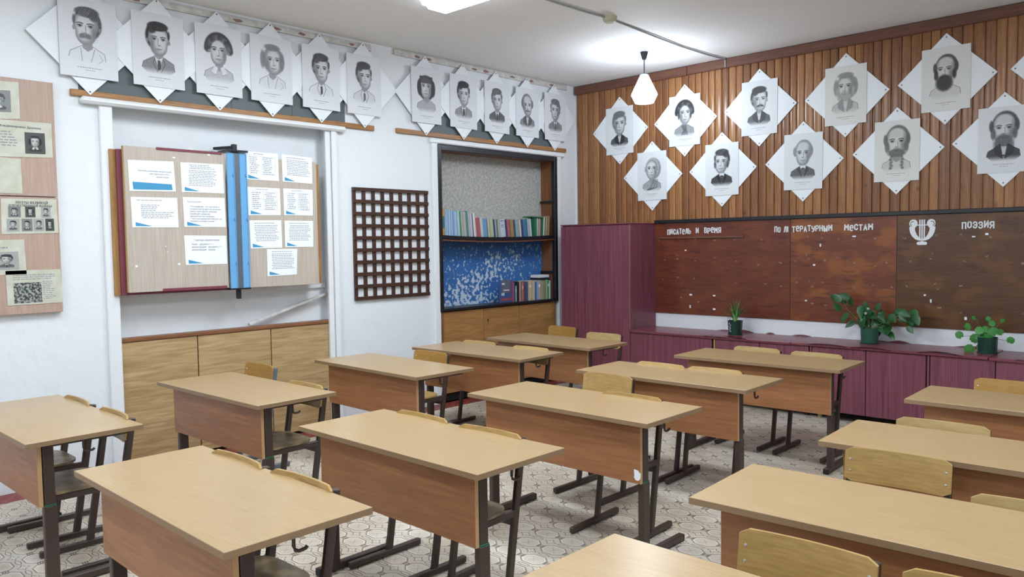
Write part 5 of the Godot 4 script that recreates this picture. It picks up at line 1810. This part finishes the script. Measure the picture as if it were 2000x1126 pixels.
# ------------------------------------------------------------------ desks and chairs
func make_desk() -> Node3D:
	var t := thing("school_desk", "", "desk", Vector3.ZERO, 0.0, "two-seat school desks")
	var g := Geo.new()
	g.box(Vector3(0, 0.689, 0), Vector3(1.198, 0.022, 0.498), 0.0008, 0)
	var tt := part("tabletop", g, M.top, t)
	for e in [-1.0, 1.0]:
		g = Geo.new()
		g.box(Vector3(0, 0.6885, e * 0.2495), Vector3(1.2, 0.0215, 0.0014), 0.0004, 0)
		part("edge_band", g, M.band, tt)
		g = Geo.new()
		g.box(Vector3(e * 0.5995, 0.6885, 0), Vector3(0.0014, 0.0215, 0.5), 0.0004, 2)
		part("edge_band", g, M.band, tt)
	g = Geo.new()
	g.box(Vector3(0, 0.531, 0.176), Vector3(1.034, 0.292, 0.017), 0.001, 0)
	var pn := part("modesty_panel", g, M.panel, t)
	for s in [-1.0, 1.0]:
		g = Geo.new()
		g.box(Vector3(s * 0.5175, 0.531, 0.176), Vector3(0.0012, 0.292, 0.0175), 0.0, 1)
		part("edge_band", g, M.panel_edge, pn)
	for s in [-1.0, 1.0]:
		g = Geo.new()
		g.box(Vector3(s * 0.506, 0.53, 0.139), Vector3(0.026, 0.30, 0.045), 0.003, 1)
		g.box(Vector3(s * 0.506, 0.205, 0.139), Vector3(0.034, 0.36, 0.056), 0.004, 1)
		var leg := part("leg", g, M.metal, t)
		g = Geo.new()
		g.box(Vector3(s * 0.506, 0.386, 0.139), Vector3(0.031, 0.012, 0.051), 0.003, 1)
		part("green_ring", g, M.green, leg)
		g = Geo.new()
		g.box(Vector3(s * 0.506, 0.022, 0.012), Vector3(0.036, 0.034, 0.42), 0.005, 2)
		var run := part("runner", g, M.metal, t)
		for e in [-0.2, 0.224]:
			g = Geo.new()
			g.box(Vector3(s * 0.506, 0.02, e), Vector3(0.037, 0.036, 0.012), 0.004)
			part("end_cap", g, M.black, run)
		g = Geo.new()
		g.box(Vector3(s * 0.506, 0.665, -0.03), Vector3(0.03, 0.026, 0.38), 0.002, 2)
		part("top_rail", g, M.metal, t)
		g = Geo.new()
		var hx: float = s * 0.53
		g.tube([Vector3(hx, 0.665, -0.005), Vector3(hx, 0.625, -0.005), Vector3(hx, 0.612, -0.010), Vector3(hx, 0.606, -0.022), Vector3(hx, 0.608, -0.045), Vector3(hx, 0.614, -0.052)], 0.006, 8)
		part("bag_hook", g, M.metal, t)
	return t


func make_chair() -> Node3D:
	var t := thing("school_chair", "", "chair", Vector3.ZERO, 0.0, "plywood school chairs")
	var w := 0.375
	# backrest: bent plywood with rounded corners, leaning with the posts
	var g := Geo.new()
	var lean := 0.145
	var n := 14
	var hh := 0.13
	var prev := []
	for k in n + 1:
		var u := float(k) / n * 2.0 - 1.0
		var x := u * w / 2
		var zz := 0.026 - 0.019 * (1.0 - u * u)
		var edge := maxf(0.0, (absf(u) * w / 2 - (w / 2 - 0.014)) / 0.014)
		var cr := 0.014 * (1.0 - sqrt(maxf(0.0, 1.0 - edge * edge)))
		var yt := 0.718 - cr
		var yb := 0.718 - hh + cr
		var nf := Vector3(-0.10 * u * 2.0, 0, 1).normalized()
		var row := []
		for s in [[0.005, 1.0], [-0.005, -1.0]]:
			for y in [yt, yb]:
				var zl: float = zz + s[0] + lean * (0.718 - y)
				row.append(g.vert(Vector3(x, y, zl), (nf * s[1] + Vector3(0, lean * s[1], 0)).normalized(), Vector2(x + 0.25, y)))
		for y in [yt, yb]:
			for s in [0.005, -0.005]:
				row.append(g.vert(Vector3(x, y, zz + s + lean * (0.718 - y)), Vector3.UP if y == yt else Vector3.DOWN, Vector2(x + 0.25, y + s)))
		if prev:
			for j in [0, 2, 4, 6]:
				g.tri(prev[j], prev[j + 1], row[j + 1])
				g.tri(prev[j], row[j + 1], row[j])
		if k == 0 or k == n:
			var nn := Vector3(signf(u), 0, 0)
			var kk := g.v.size()
			for j in [0, 1, 3, 2]:
				g.vert(g.v[row[j]], nn, g.t[row[j]])
			g.tri(kk, kk + 1, kk + 2)
			g.tri(kk, kk + 2, kk + 3)
		prev = row
	var back := part("backrest", g, M.ply, t)
	for s in [-1.0, 1.0]:
		for y in [0.672, 0.628]:
			var gb := Geo.new()
			gb.lathe([Vector2(0.0, 0.004), Vector2(0.0045, 0.0028), Vector2(0.006, 0.0), Vector2(0.0, 0.0)], 10)
			var b := part("bolt", gb, M.steel, back, Vector3(s * 0.168, y, 0.026 + lean * (0.718 - y) - 0.001))
			b.rotation.x = PI / 2 - 0.14
	# seat: rounded plywood board
	g = Geo.new()
	var pts := PackedVector2Array()
	for c in [[0.19, 0.39, 0.05, 0.0], [-0.19, 0.39, 0.05, 0.5], [-0.185, 0.075, 0.10, 1.0], [0.185, 0.075, 0.10, 1.5]]:
		var r: float = c[2]
		var cc := Vector2(c[0] - signf(c[0]) * r, c[1] + (-r if c[1] > 0.2 else r))
		for j in 7:
			var an: float = PI * c[3] + PI * 0.5 * j / 6.0
			pts.append(cc + Vector2(cos(an), sin(an)) * r)
	g.prism(pts, 0.405, 0.417, Transform3D(Basis(Vector3(1, 0, 0), Vector3(0, 0, 1), Vector3(0, 1, 0)), Vector3.ZERO))
	part("seat", g, M.seat, t)
	for s in [-1.0, 1.0]:
		var px: float = s * 0.172
		g = Geo.new()
		g.bar(Vector3(px, 0.03, 0.110), Vector3(px, 0.704, 0.003), 0.024, 0.034, 0.004, Vector3.BACK)
		part("post", g, M.metal, t)
		g = Geo.new()
		g.box(Vector3(px, 0.020, 0.13), Vector3(0.028, 0.03, 0.43), 0.004, 2)
		part("runner", g, M.metal, t)
		g = Geo.new()
		g.box(Vector3(px, 0.388, 0.215), Vector3(0.022, 0.030, 0.33), 0.003, 2)
		part("seat_rail", g, M.metal, t)
	g = Geo.new()
	g.box(Vector3(0, 0.345, 0.057), Vector3(0.33, 0.030, 0.020), 0.003, 0)
	part("crossbar", g, M.metal, t)
	g = Geo.new()
	g.box(Vector3(0, 0.388, 0.34), Vector3(0.33, 0.026, 0.020), 0.003, 0)
	part("crossbar", g, M.metal, t)
	return t


func again(o: Node3D) -> Node3D:
	var c: Node3D = o.duplicate()
	c.name = numbered(str(o.name))
	add_child(c, true)
	return c


func build_desks() -> void:
	var D := {
		"1a": [1.2754, 5.9212, 0.0067, "school desk cut off by the frame's left edge, nearest the pinkish information boards"],
		"1b": [1.2983, 4.8575, 0.0253, "school desk in front of the honey-coloured panelling and hinged display"],
		"1c": [1.2712, 3.7146, -0.0198, "school desk in the row by the white wall, standing before the lattice"],
		"1d": [1.2694, 2.7693, 0.0216, "school desk in the row by the white wall, second from the tall purple cabinet"],
		"1e": [1.3069, 1.9523, -0.0296, "school desk nearest the bookcase and the tall purple cabinet"],
		"2a": [3.0827, 5.9159, -0.0023, "large near school desk at the bottom left, first of the middle row"],
		"2b": [3.086, 4.9539, 0.0009, "school desk in the middle row, second from the viewer, its front panel fully seen"],
		"2c": [3.1063, 3.8851, 0.0012, "school desk with a scrap of white paper stuck on its front panel"],
		"2d": [3.0679, 2.8542, 0.0181, "school desk in the middle row, second from the low purple cabinets"],
		"2e": [3.2029, 1.8592, 0.0353, "school desk in the middle row right before the low purple cabinets"],
		"3a": [4.9978, 5.5949, 0.0, "school desk at the bottom edge of the view with a lamp's glare on its top"],
		"3b": [4.9788, 4.6474, 0.0462, "long near school desk at the lower right, second of the right-hand row"],
		"3c": [5.0057, 3.6623, 0.0357, "school desk in the right-hand row, third from the viewer"],
		"3d": [5.003, 2.5372, 0.0216, "school desk at the right edge nearest the low purple cabinets"]}
	var proto := make_desk()
	var first := true
	for k in D:
		var d: Array = D[k]
		var o := proto if first else again(proto)
		first = false
		o.position = Vector3(d[0], 0.004, d[1])
		o.rotation.y = d[2]
		o.set_meta("label", d[3])
	# each desk's board was cut elsewhere: give the tops their own stretch of grain
	var g := Geo.new()
	g.prism(PackedVector2Array([Vector2(-0.019, -0.014), Vector2(-0.008, -0.026), Vector2(0.008, -0.024), Vector2(0.017, -0.012), Vector2(0.019, 0.012), Vector2(0.010, 0.016), Vector2(0.006, 0.024), Vector2(-0.020, 0.028), Vector2(-0.018, 0.004)]), 0.0, 0.001, Transform3D(Basis(), Vector3(3.608, 0.43, 4.0702)))
	tag(part("paper_scrap", g, M.paper), "torn white paper scrap on the front panel of a middle desk", "paper scrap")
	var C := [
		["1a", 0.999, 5.655, 0.0, "chair tucked under the leftmost desk, the one nearer the wall", 0], ["1a", 1.527, 5.650, -0.01, "chair tucked under the leftmost desk, the one nearer the aisle", 0],
		["1b", 0.636, 4.355, 0.0, "chair pulled back against the honey-coloured panelling", 3], ["1b", 1.576, 4.574, 0.012, "chair tucked under the desk before the hinged display, on the aisle side", 0],
		["1c", 1.108, 3.176, 0.011, "chair behind the desk before the lattice, pulled clear of it", 2],
		["1d", 0.942, 2.489, 0.04, "chair under the second desk from the tall cabinet, nearer the white wall", 1], ["1d", 1.543, 2.503, 0.02, "chair under the second desk from the tall cabinet, on the aisle side", 1],
		["1e", 0.760, 1.158, -0.09, "chair pushed back before the bookcase doors", 2], ["1e", 1.436, 1.388, 0.03, "pale chair in front of the tall purple cabinet", 1],
		["2a", 2.827, 5.662, 0.02, "chair under the large near desk, the one further left", 0], ["2a", 3.266, 5.647, 0.035, "chair with worn seat under the large near desk, nearer the aisle", 0],
		["2b", 2.802, 4.694, -0.01, "chair under the middle row's second desk, the one further left", 0], ["2b", 3.27, 4.70, 0.03, "chair under the middle row's second desk, the one nearer the aisle", 0],
		["2c", 2.808, 3.19, -0.02, "chair pulled back with its whole bolted backrest showing in the middle row", 0], ["2c", 3.294, 3.639, 0.025, "chair tucked under the desk with the paper scrap", 0],
		["2d", 2.819, 2.605, -0.01, "chair under the middle row's fourth desk, the one further left", 1], ["2d", 3.208, 2.581, 0.04, "chair under the middle row's fourth desk, the one nearer the aisle", 1],
		["2e", 2.961, 1.478, -0.015, "chair before the low purple cabinets under the last middle desk, left of two", 1], ["2e", 3.43, 1.498, -0.008, "chair before the low purple cabinets under the last middle desk, right of two", 1],
		["3a", 4.854, 5.078, 0.023, "chair at the bottom edge of the view with a large plywood back", 0], ["3a", 5.285, 5.06, 0.06, "chair at the bottom right corner, mostly out of frame", 0],
		["3b", 4.746, 3.98, 0.07, "chair turned out of line whose bolted backrest stands clear of the long right desk", 0], ["3b", 5.262, 4.309, 0.06, "chair at the right edge tucked under the long near desk", 1],
		["3c", 4.725, 3.303, 0.045, "chair tucked under the third desk of the right-hand row", 1],
		["3d", 4.735, 1.955, -0.02, "amber chair at the right edge before the low purple cabinets", 2]]
	var pc := make_chair()
	for k in C.size():
		var c: Array = C[k]
		var o := pc if k == 0 else again(pc)
		o.position = Vector3(c[1], 0.004, c[2])
		o.rotation.y = c[3]
		o.set_meta("label", "plywood " + c[4])
		var bm: Material = [M.ply, M.ply_pale, M.ply_amber, M.ply_amber][c[5]]
		(o.get_node("backrest") as MeshInstance3D).material_override = bm
		if c[5] == 2:
			(o.get_node("seat") as MeshInstance3D).material_override = M.seat_pale
		if c[5] == 3:
			for ch in o.get_children():
				if ch.name.begins_with("post") or ch.name.begins_with("seat_rail") or ch.name.begins_with("crossbar") or ch.name.begins_with("runner"):
					ch.material_override = M.metal_blue
	# a bag just showing at the right edge
	var b := thing("patterned_bag", "purple and turquoise patterned bag on the chair at the right edge", "bag", Vector3(4.925, 0.37, 1.86))
	g = Geo.new()
	var pr := PackedVector2Array([Vector2(-0.10, 0.0), Vector2(0.12, 0.0), Vector2(0.13, 0.30), Vector2(0.06, 0.40), Vector2(-0.03, 0.39), Vector2(-0.115, 0.29)])
	g.prism(pr, -0.05, 0.05)
	part("bag_body", g, mat(hexc("4c3f7c"), 0.6, blotch_image(64, 64, hexc("3a8aa8"), hexc("6a3f92"), 95, 0.12, 3.0), 0.2, 0.2), b)
	g = Geo.new()
	g.tube([Vector3(-0.03, 0.38, 0.03), Vector3(-0.02, 0.44, 0.03), Vector3(0.03, 0.44, 0.03), Vector3(0.05, 0.38, 0.03)], 0.01, 8)
	part("bag_handle", g, M.petal, b)


# ------------------------------------------------------------------ plants
func leaf_mesh(kind: int) -> ArrayMesh:
	# along +y from the stalk, face to +z; unit size
	var g := Geo.new()
	var n := 8
	if kind == 1:
		# round, notched, scalloped leaf
		var c := g.vert(Vector3(0, 0.06, -0.05), Vector3.BACK)
		var pr := -1
		for k in 25:
			var a := -PI / 2 + 0.28 + (TAU - 0.56) * k / 24.0
			var r := 0.5 * (1.0 + 0.06 * cos(a * 9.0))
			var id := g.vert(Vector3(cos(a) * r, 0.42 + sin(a) * r, 0.05 * cos(a * 4.5)), Vector3(cos(a) * 0.2, sin(a) * 0.2, 1).normalized())
			if pr >= 0:
				g.tri(c, pr, id)
			pr = id
		return g.mesh(M.leaf_light)
	var prev := []
	for k in n + 1:
		var u := float(k) / n
		var w := 0.30 * pow(sin(PI * pow(u, 0.75)), 0.8) + 0.004
		var bend := -0.28 * u * u
		var row := [g.vert(Vector3(-w, u, bend + 0.10 * w), Vector3(0.3, 0.3 * u, 1).normalized()), g.vert(Vector3(0, u, bend - 0.05), Vector3(0, 0.3 * u, 1).normalized()), g.vert(Vector3(w, u, bend + 0.10 * w), Vector3(-0.3, 0.3 * u, 1).normalized())]
		if prev:
			for j in 2:
				g.tri(prev[j], prev[j + 1], row[j + 1])
				g.tri(prev[j], row[j + 1], row[j])
		prev = row
	return g.mesh(M.leaf_dark)


func put_leaf(t: Node3D, m: Mesh, mt: Material, p: Vector3, dir: Vector3, face: Vector3, size: float) -> void:
	var y := dir.normalized()
	var z := (face - y * face.dot(y)).normalized()
	var x := y.cross(z)
	var o := part("leaf", m, mt, t)
	o.transform = Transform3D(Basis(x * size, y * size, z * size), p)


func pot(label: String, called: String, at: Vector3, rt: float, rb: float, h: float, m: Material) -> Node3D:
	var t := thing(called, label, "potted plant", at)
	var g := Geo.new()
	g.lathe([Vector2(0.0, 0.010), Vector2(rb, 0.010), Vector2(rb + 0.002, 0.014), Vector2(rt, h - 0.004), Vector2(rt, h), Vector2(rt - 0.004, h), Vector2(rt - 0.008, h - 0.03)], 28)
	part("pot", g, m, t)
	g = Geo.new()
	g.lathe([Vector2(0.0, 0.0), Vector2(rb + 0.004, 0.0), Vector2(rb + 0.012, 0.016), Vector2(rb + 0.008, 0.016), Vector2(rb, 0.006)], 28)
	part("saucer", g, M.pot_mid, t)
	g = Geo.new()
	g.lathe([Vector2(rt - 0.007, h - 0.022), Vector2(0.0, h - 0.012)], 20)
	part("soil", g, M.soil, t)
	return t


func build_plants() -> void:
	var r := RandomNumberGenerator.new()
	r.seed = 77
	var Y := 0.6465
	# grassy plant
	var t := pot("grass-like plant with arching blades in a dark green flower-printed pot", "grassy_plant", Vector3(2.123, Y, 0.24), 0.071, 0.060, 0.135, M.pot_green)
	var g := Geo.new()
	for k in 9:
		var an := 1.15 + 0.11 * (k % 3) + 0.06 * sin(k * 3.0) + 0.6
		var y := 0.035 + k * 0.010
		var rad := 0.062 + 0.010 * y / 0.13
		var c := Vector3(cos(an) * rad, y, sin(an) * rad)
		g.lathe([Vector2(0.0, 0.001), Vector2(0.010, 0.0)], 6, Vector3.ZERO)
		var nrm := Vector3(cos(an), 0, sin(an))
		var kk := g.vert(c + nrm * 0.003, nrm)
		for j in 7:
			var a := TAU * j / 6.0
			g.vert(c + nrm * 0.0025 + Vector3(-sin(an), 0, cos(an)) * cos(a) * 0.008 + Vector3.UP * sin(a) * 0.007, nrm)
			if j > 0:
				g.tri(kk, kk + j, kk + j + 1)
	part("printed_flower", g, mat(hexc("a99cc0"), 0.5), t)
	for k in 46:
		var an := r.randf() * TAU
		var tip := r.randf_range(0.02, 0.20)
		var up := r.randf_range(0.12, 0.26) * (1.0 - tip * 1.9)
		if k < 3:
			tip = 0.13
			up = -0.06
			an = PI + 0.3 * k
		g = Geo.new()
		var prev := []
		var side := Vector3(-sin(an), 0, cos(an))
		for j in 8:
			var u := j / 7.0
			var p := Vector3(cos(an), 0, sin(an)) * (0.012 + tip * u * u + 0.02 * u) + Vector3(0, 0.125 + up * (1.5 * u - 0.5 * u * u) + (0.09 * sin(PI * u) if k < 3 else 0.0), 0)
			var w := 0.0056 * (1.0 - u * u) + 0.0004
			var row := [g.vert(p - side * w, Vector3(cos(an), 0.6, sin(an)).normalized()), g.vert(p + side * w, Vector3(cos(an), 0.6, sin(an)).normalized())]
			if prev:
				g.tri(prev[0], prev[1], row[1])
				g.tri(prev[0], row[1], row[0])
			prev = row
		part("blade", g, M.blade, t)
	# bushy dark-leaved plant with long side shoots
	var at := Vector3(3.349, Y, 0.20)
	t = pot("bushy dark-leaved plant with long side shoots and tiny white flowers in a green pot", "bushy_plant", at, 0.075, 0.066, 0.14, M.pot_mid)
	var lm := leaf_mesh(0)
	var ends := [[3.07, 1.03], [3.13, 1.045], [3.17, 1.0], [3.08, 0.955], [3.16, 0.87], [3.18, 0.81], [3.31, 0.96], [3.40, 0.965], [3.26, 0.905], [3.29, 0.93], [3.36, 0.93], [3.44, 0.875], [3.35, 0.79], [3.39, 0.81], [3.32, 0.83], [3.42, 0.84], [3.30, 0.80], [3.47, 0.83], [3.55, 0.89], [3.59, 0.94], [3.57, 0.91], [3.64, 0.93], [3.70, 0.925], [3.73, 0.88], [3.69, 0.80], [3.66, 0.84], [3.53, 0.735], [3.50, 0.79], [3.48, 0.85], [3.34, 0.88], [3.38, 0.90], [3.28, 0.86], [3.33, 0.76], [3.41, 0.76], [3.45, 0.79], [3.52, 0.86], [3.60, 0.87], [3.62, 0.90], [3.67, 0.88], [3.11, 1.0], [3.10, 1.04], [3.37, 0.83], [3.36, 0.80], [3.31, 0.88], [3.27, 0.83], [3.43, 0.90]]
	for q in ends:
		var p := Vector3(q[0], q[1], 0.20 + r.randf_range(-0.06, 0.09)) - at
		var out := Vector3(p.x * 1.2 + r.randf_range(-0.2, 0.2), r.randf_range(-0.5, 0.25) + (0.25 if q[1] > 0.93 else -0.1), r.randf_range(-0.1, 0.4))
		var len := r.randf_range(0.075, 0.12)
		var dir := out.normalized()
		put_leaf(t, lm, M.leaf_dark, p - dir * len * 0.5, dir, Vector3(r.randf_range(-0.4, 0.4), r.randf_range(0.3, 0.9), 1.0), len)
	var stems := [[[3.345, 0.77], [3.24, 0.86], [3.16, 0.94], [3.12, 1.02]], [[3.22, 0.88], [3.17, 0.86], [3.165, 0.82]], [[3.355, 0.77], [3.45, 0.83], [3.57, 0.87], [3.66, 0.85]], [[3.52, 0.855], [3.58, 0.90], [3.68, 0.92]], [[3.35, 0.77], [3.35, 0.85], [3.33, 0.94]], [[3.355, 0.77], [3.38, 0.86], [3.40, 0.94]], [[3.36, 0.77], [3.43, 0.80], [3.51, 0.765]]]
	for s in stems:
		g = Geo.new()
		var pts := []
		for q in s:
			pts.append(Vector3(q[0], q[1], 0.21) - at)
		g.tube(pts, 0.0032, 6)
		part("stem", g, M.stem, t)
	for q in [[3.365, 0.955], [3.345, 0.915]]:
		g = Geo.new()
		for k in 5:
			var an := TAU * k / 5.0
			g.lathe([Vector2(0.0, -0.004), Vector2(0.006, 0.0), Vector2(0.0, 0.004)], 8, Vector3(q[0], q[1], 0.29) - at + Vector3(cos(an) * 0.007, sin(an) * 0.007, 0))
		part("flower", g, M.petal, t)
	# round-leaved plant
	at = Vector3(4.244, Y, 0.26)
	t = pot("round-leaved light green plant in a dark green pot at the right", "round_leaved_plant", at, 0.070, 0.064, 0.128, M.pot_green)
	var rm := leaf_mesh(1)
	var rl := [[4.107, 0.845, 0.06], [4.068, 0.785, 0.06], [4.122, 0.672, 0.075], [4.204, 0.692, 0.07], [4.281, 0.742, 0.07], [4.156, 0.755, 0.075], [4.193, 0.775, 0.06], [4.197, 0.826, 0.065], [4.238, 0.836, 0.06], [4.216, 0.806, 0.06], [4.289, 0.82, 0.07], [4.325, 0.815, 0.05], [4.272, 0.88, 0.05], [4.26, 0.92, 0.04], [4.34, 0.905, 0.035], [4.144, 0.917, 0.035], [4.403, 0.763, 0.055], [4.25, 0.78, 0.06]]
	for q in rl:
		var p := Vector3(q[0], q[1], 0.27 + r.randf_range(-0.03, 0.07)) - at
		var dir := Vector3(r.randf_range(-0.5, 0.5), r.randf_range(-0.3, 0.8), 0.1).normalized()
		put_leaf(t, rm, M.leaf_light, p - dir * q[2] * 0.4, dir, Vector3(r.randf_range(-0.3, 0.4), 0.55 if q[1] > 0.7 else 0.1, 1.0), q[2])
		g = Geo.new()
		g.tube([Vector3(p.x * 0.12, 0.118, 0.0), Vector3(p.x * 0.55, lerpf(0.118, p.y, 0.6), p.z * 0.4), p - dir * q[2] * 0.2 - Vector3(0, 0, 0.004)], 0.0016, 5)
		part("stalk", g, M.stem, t)
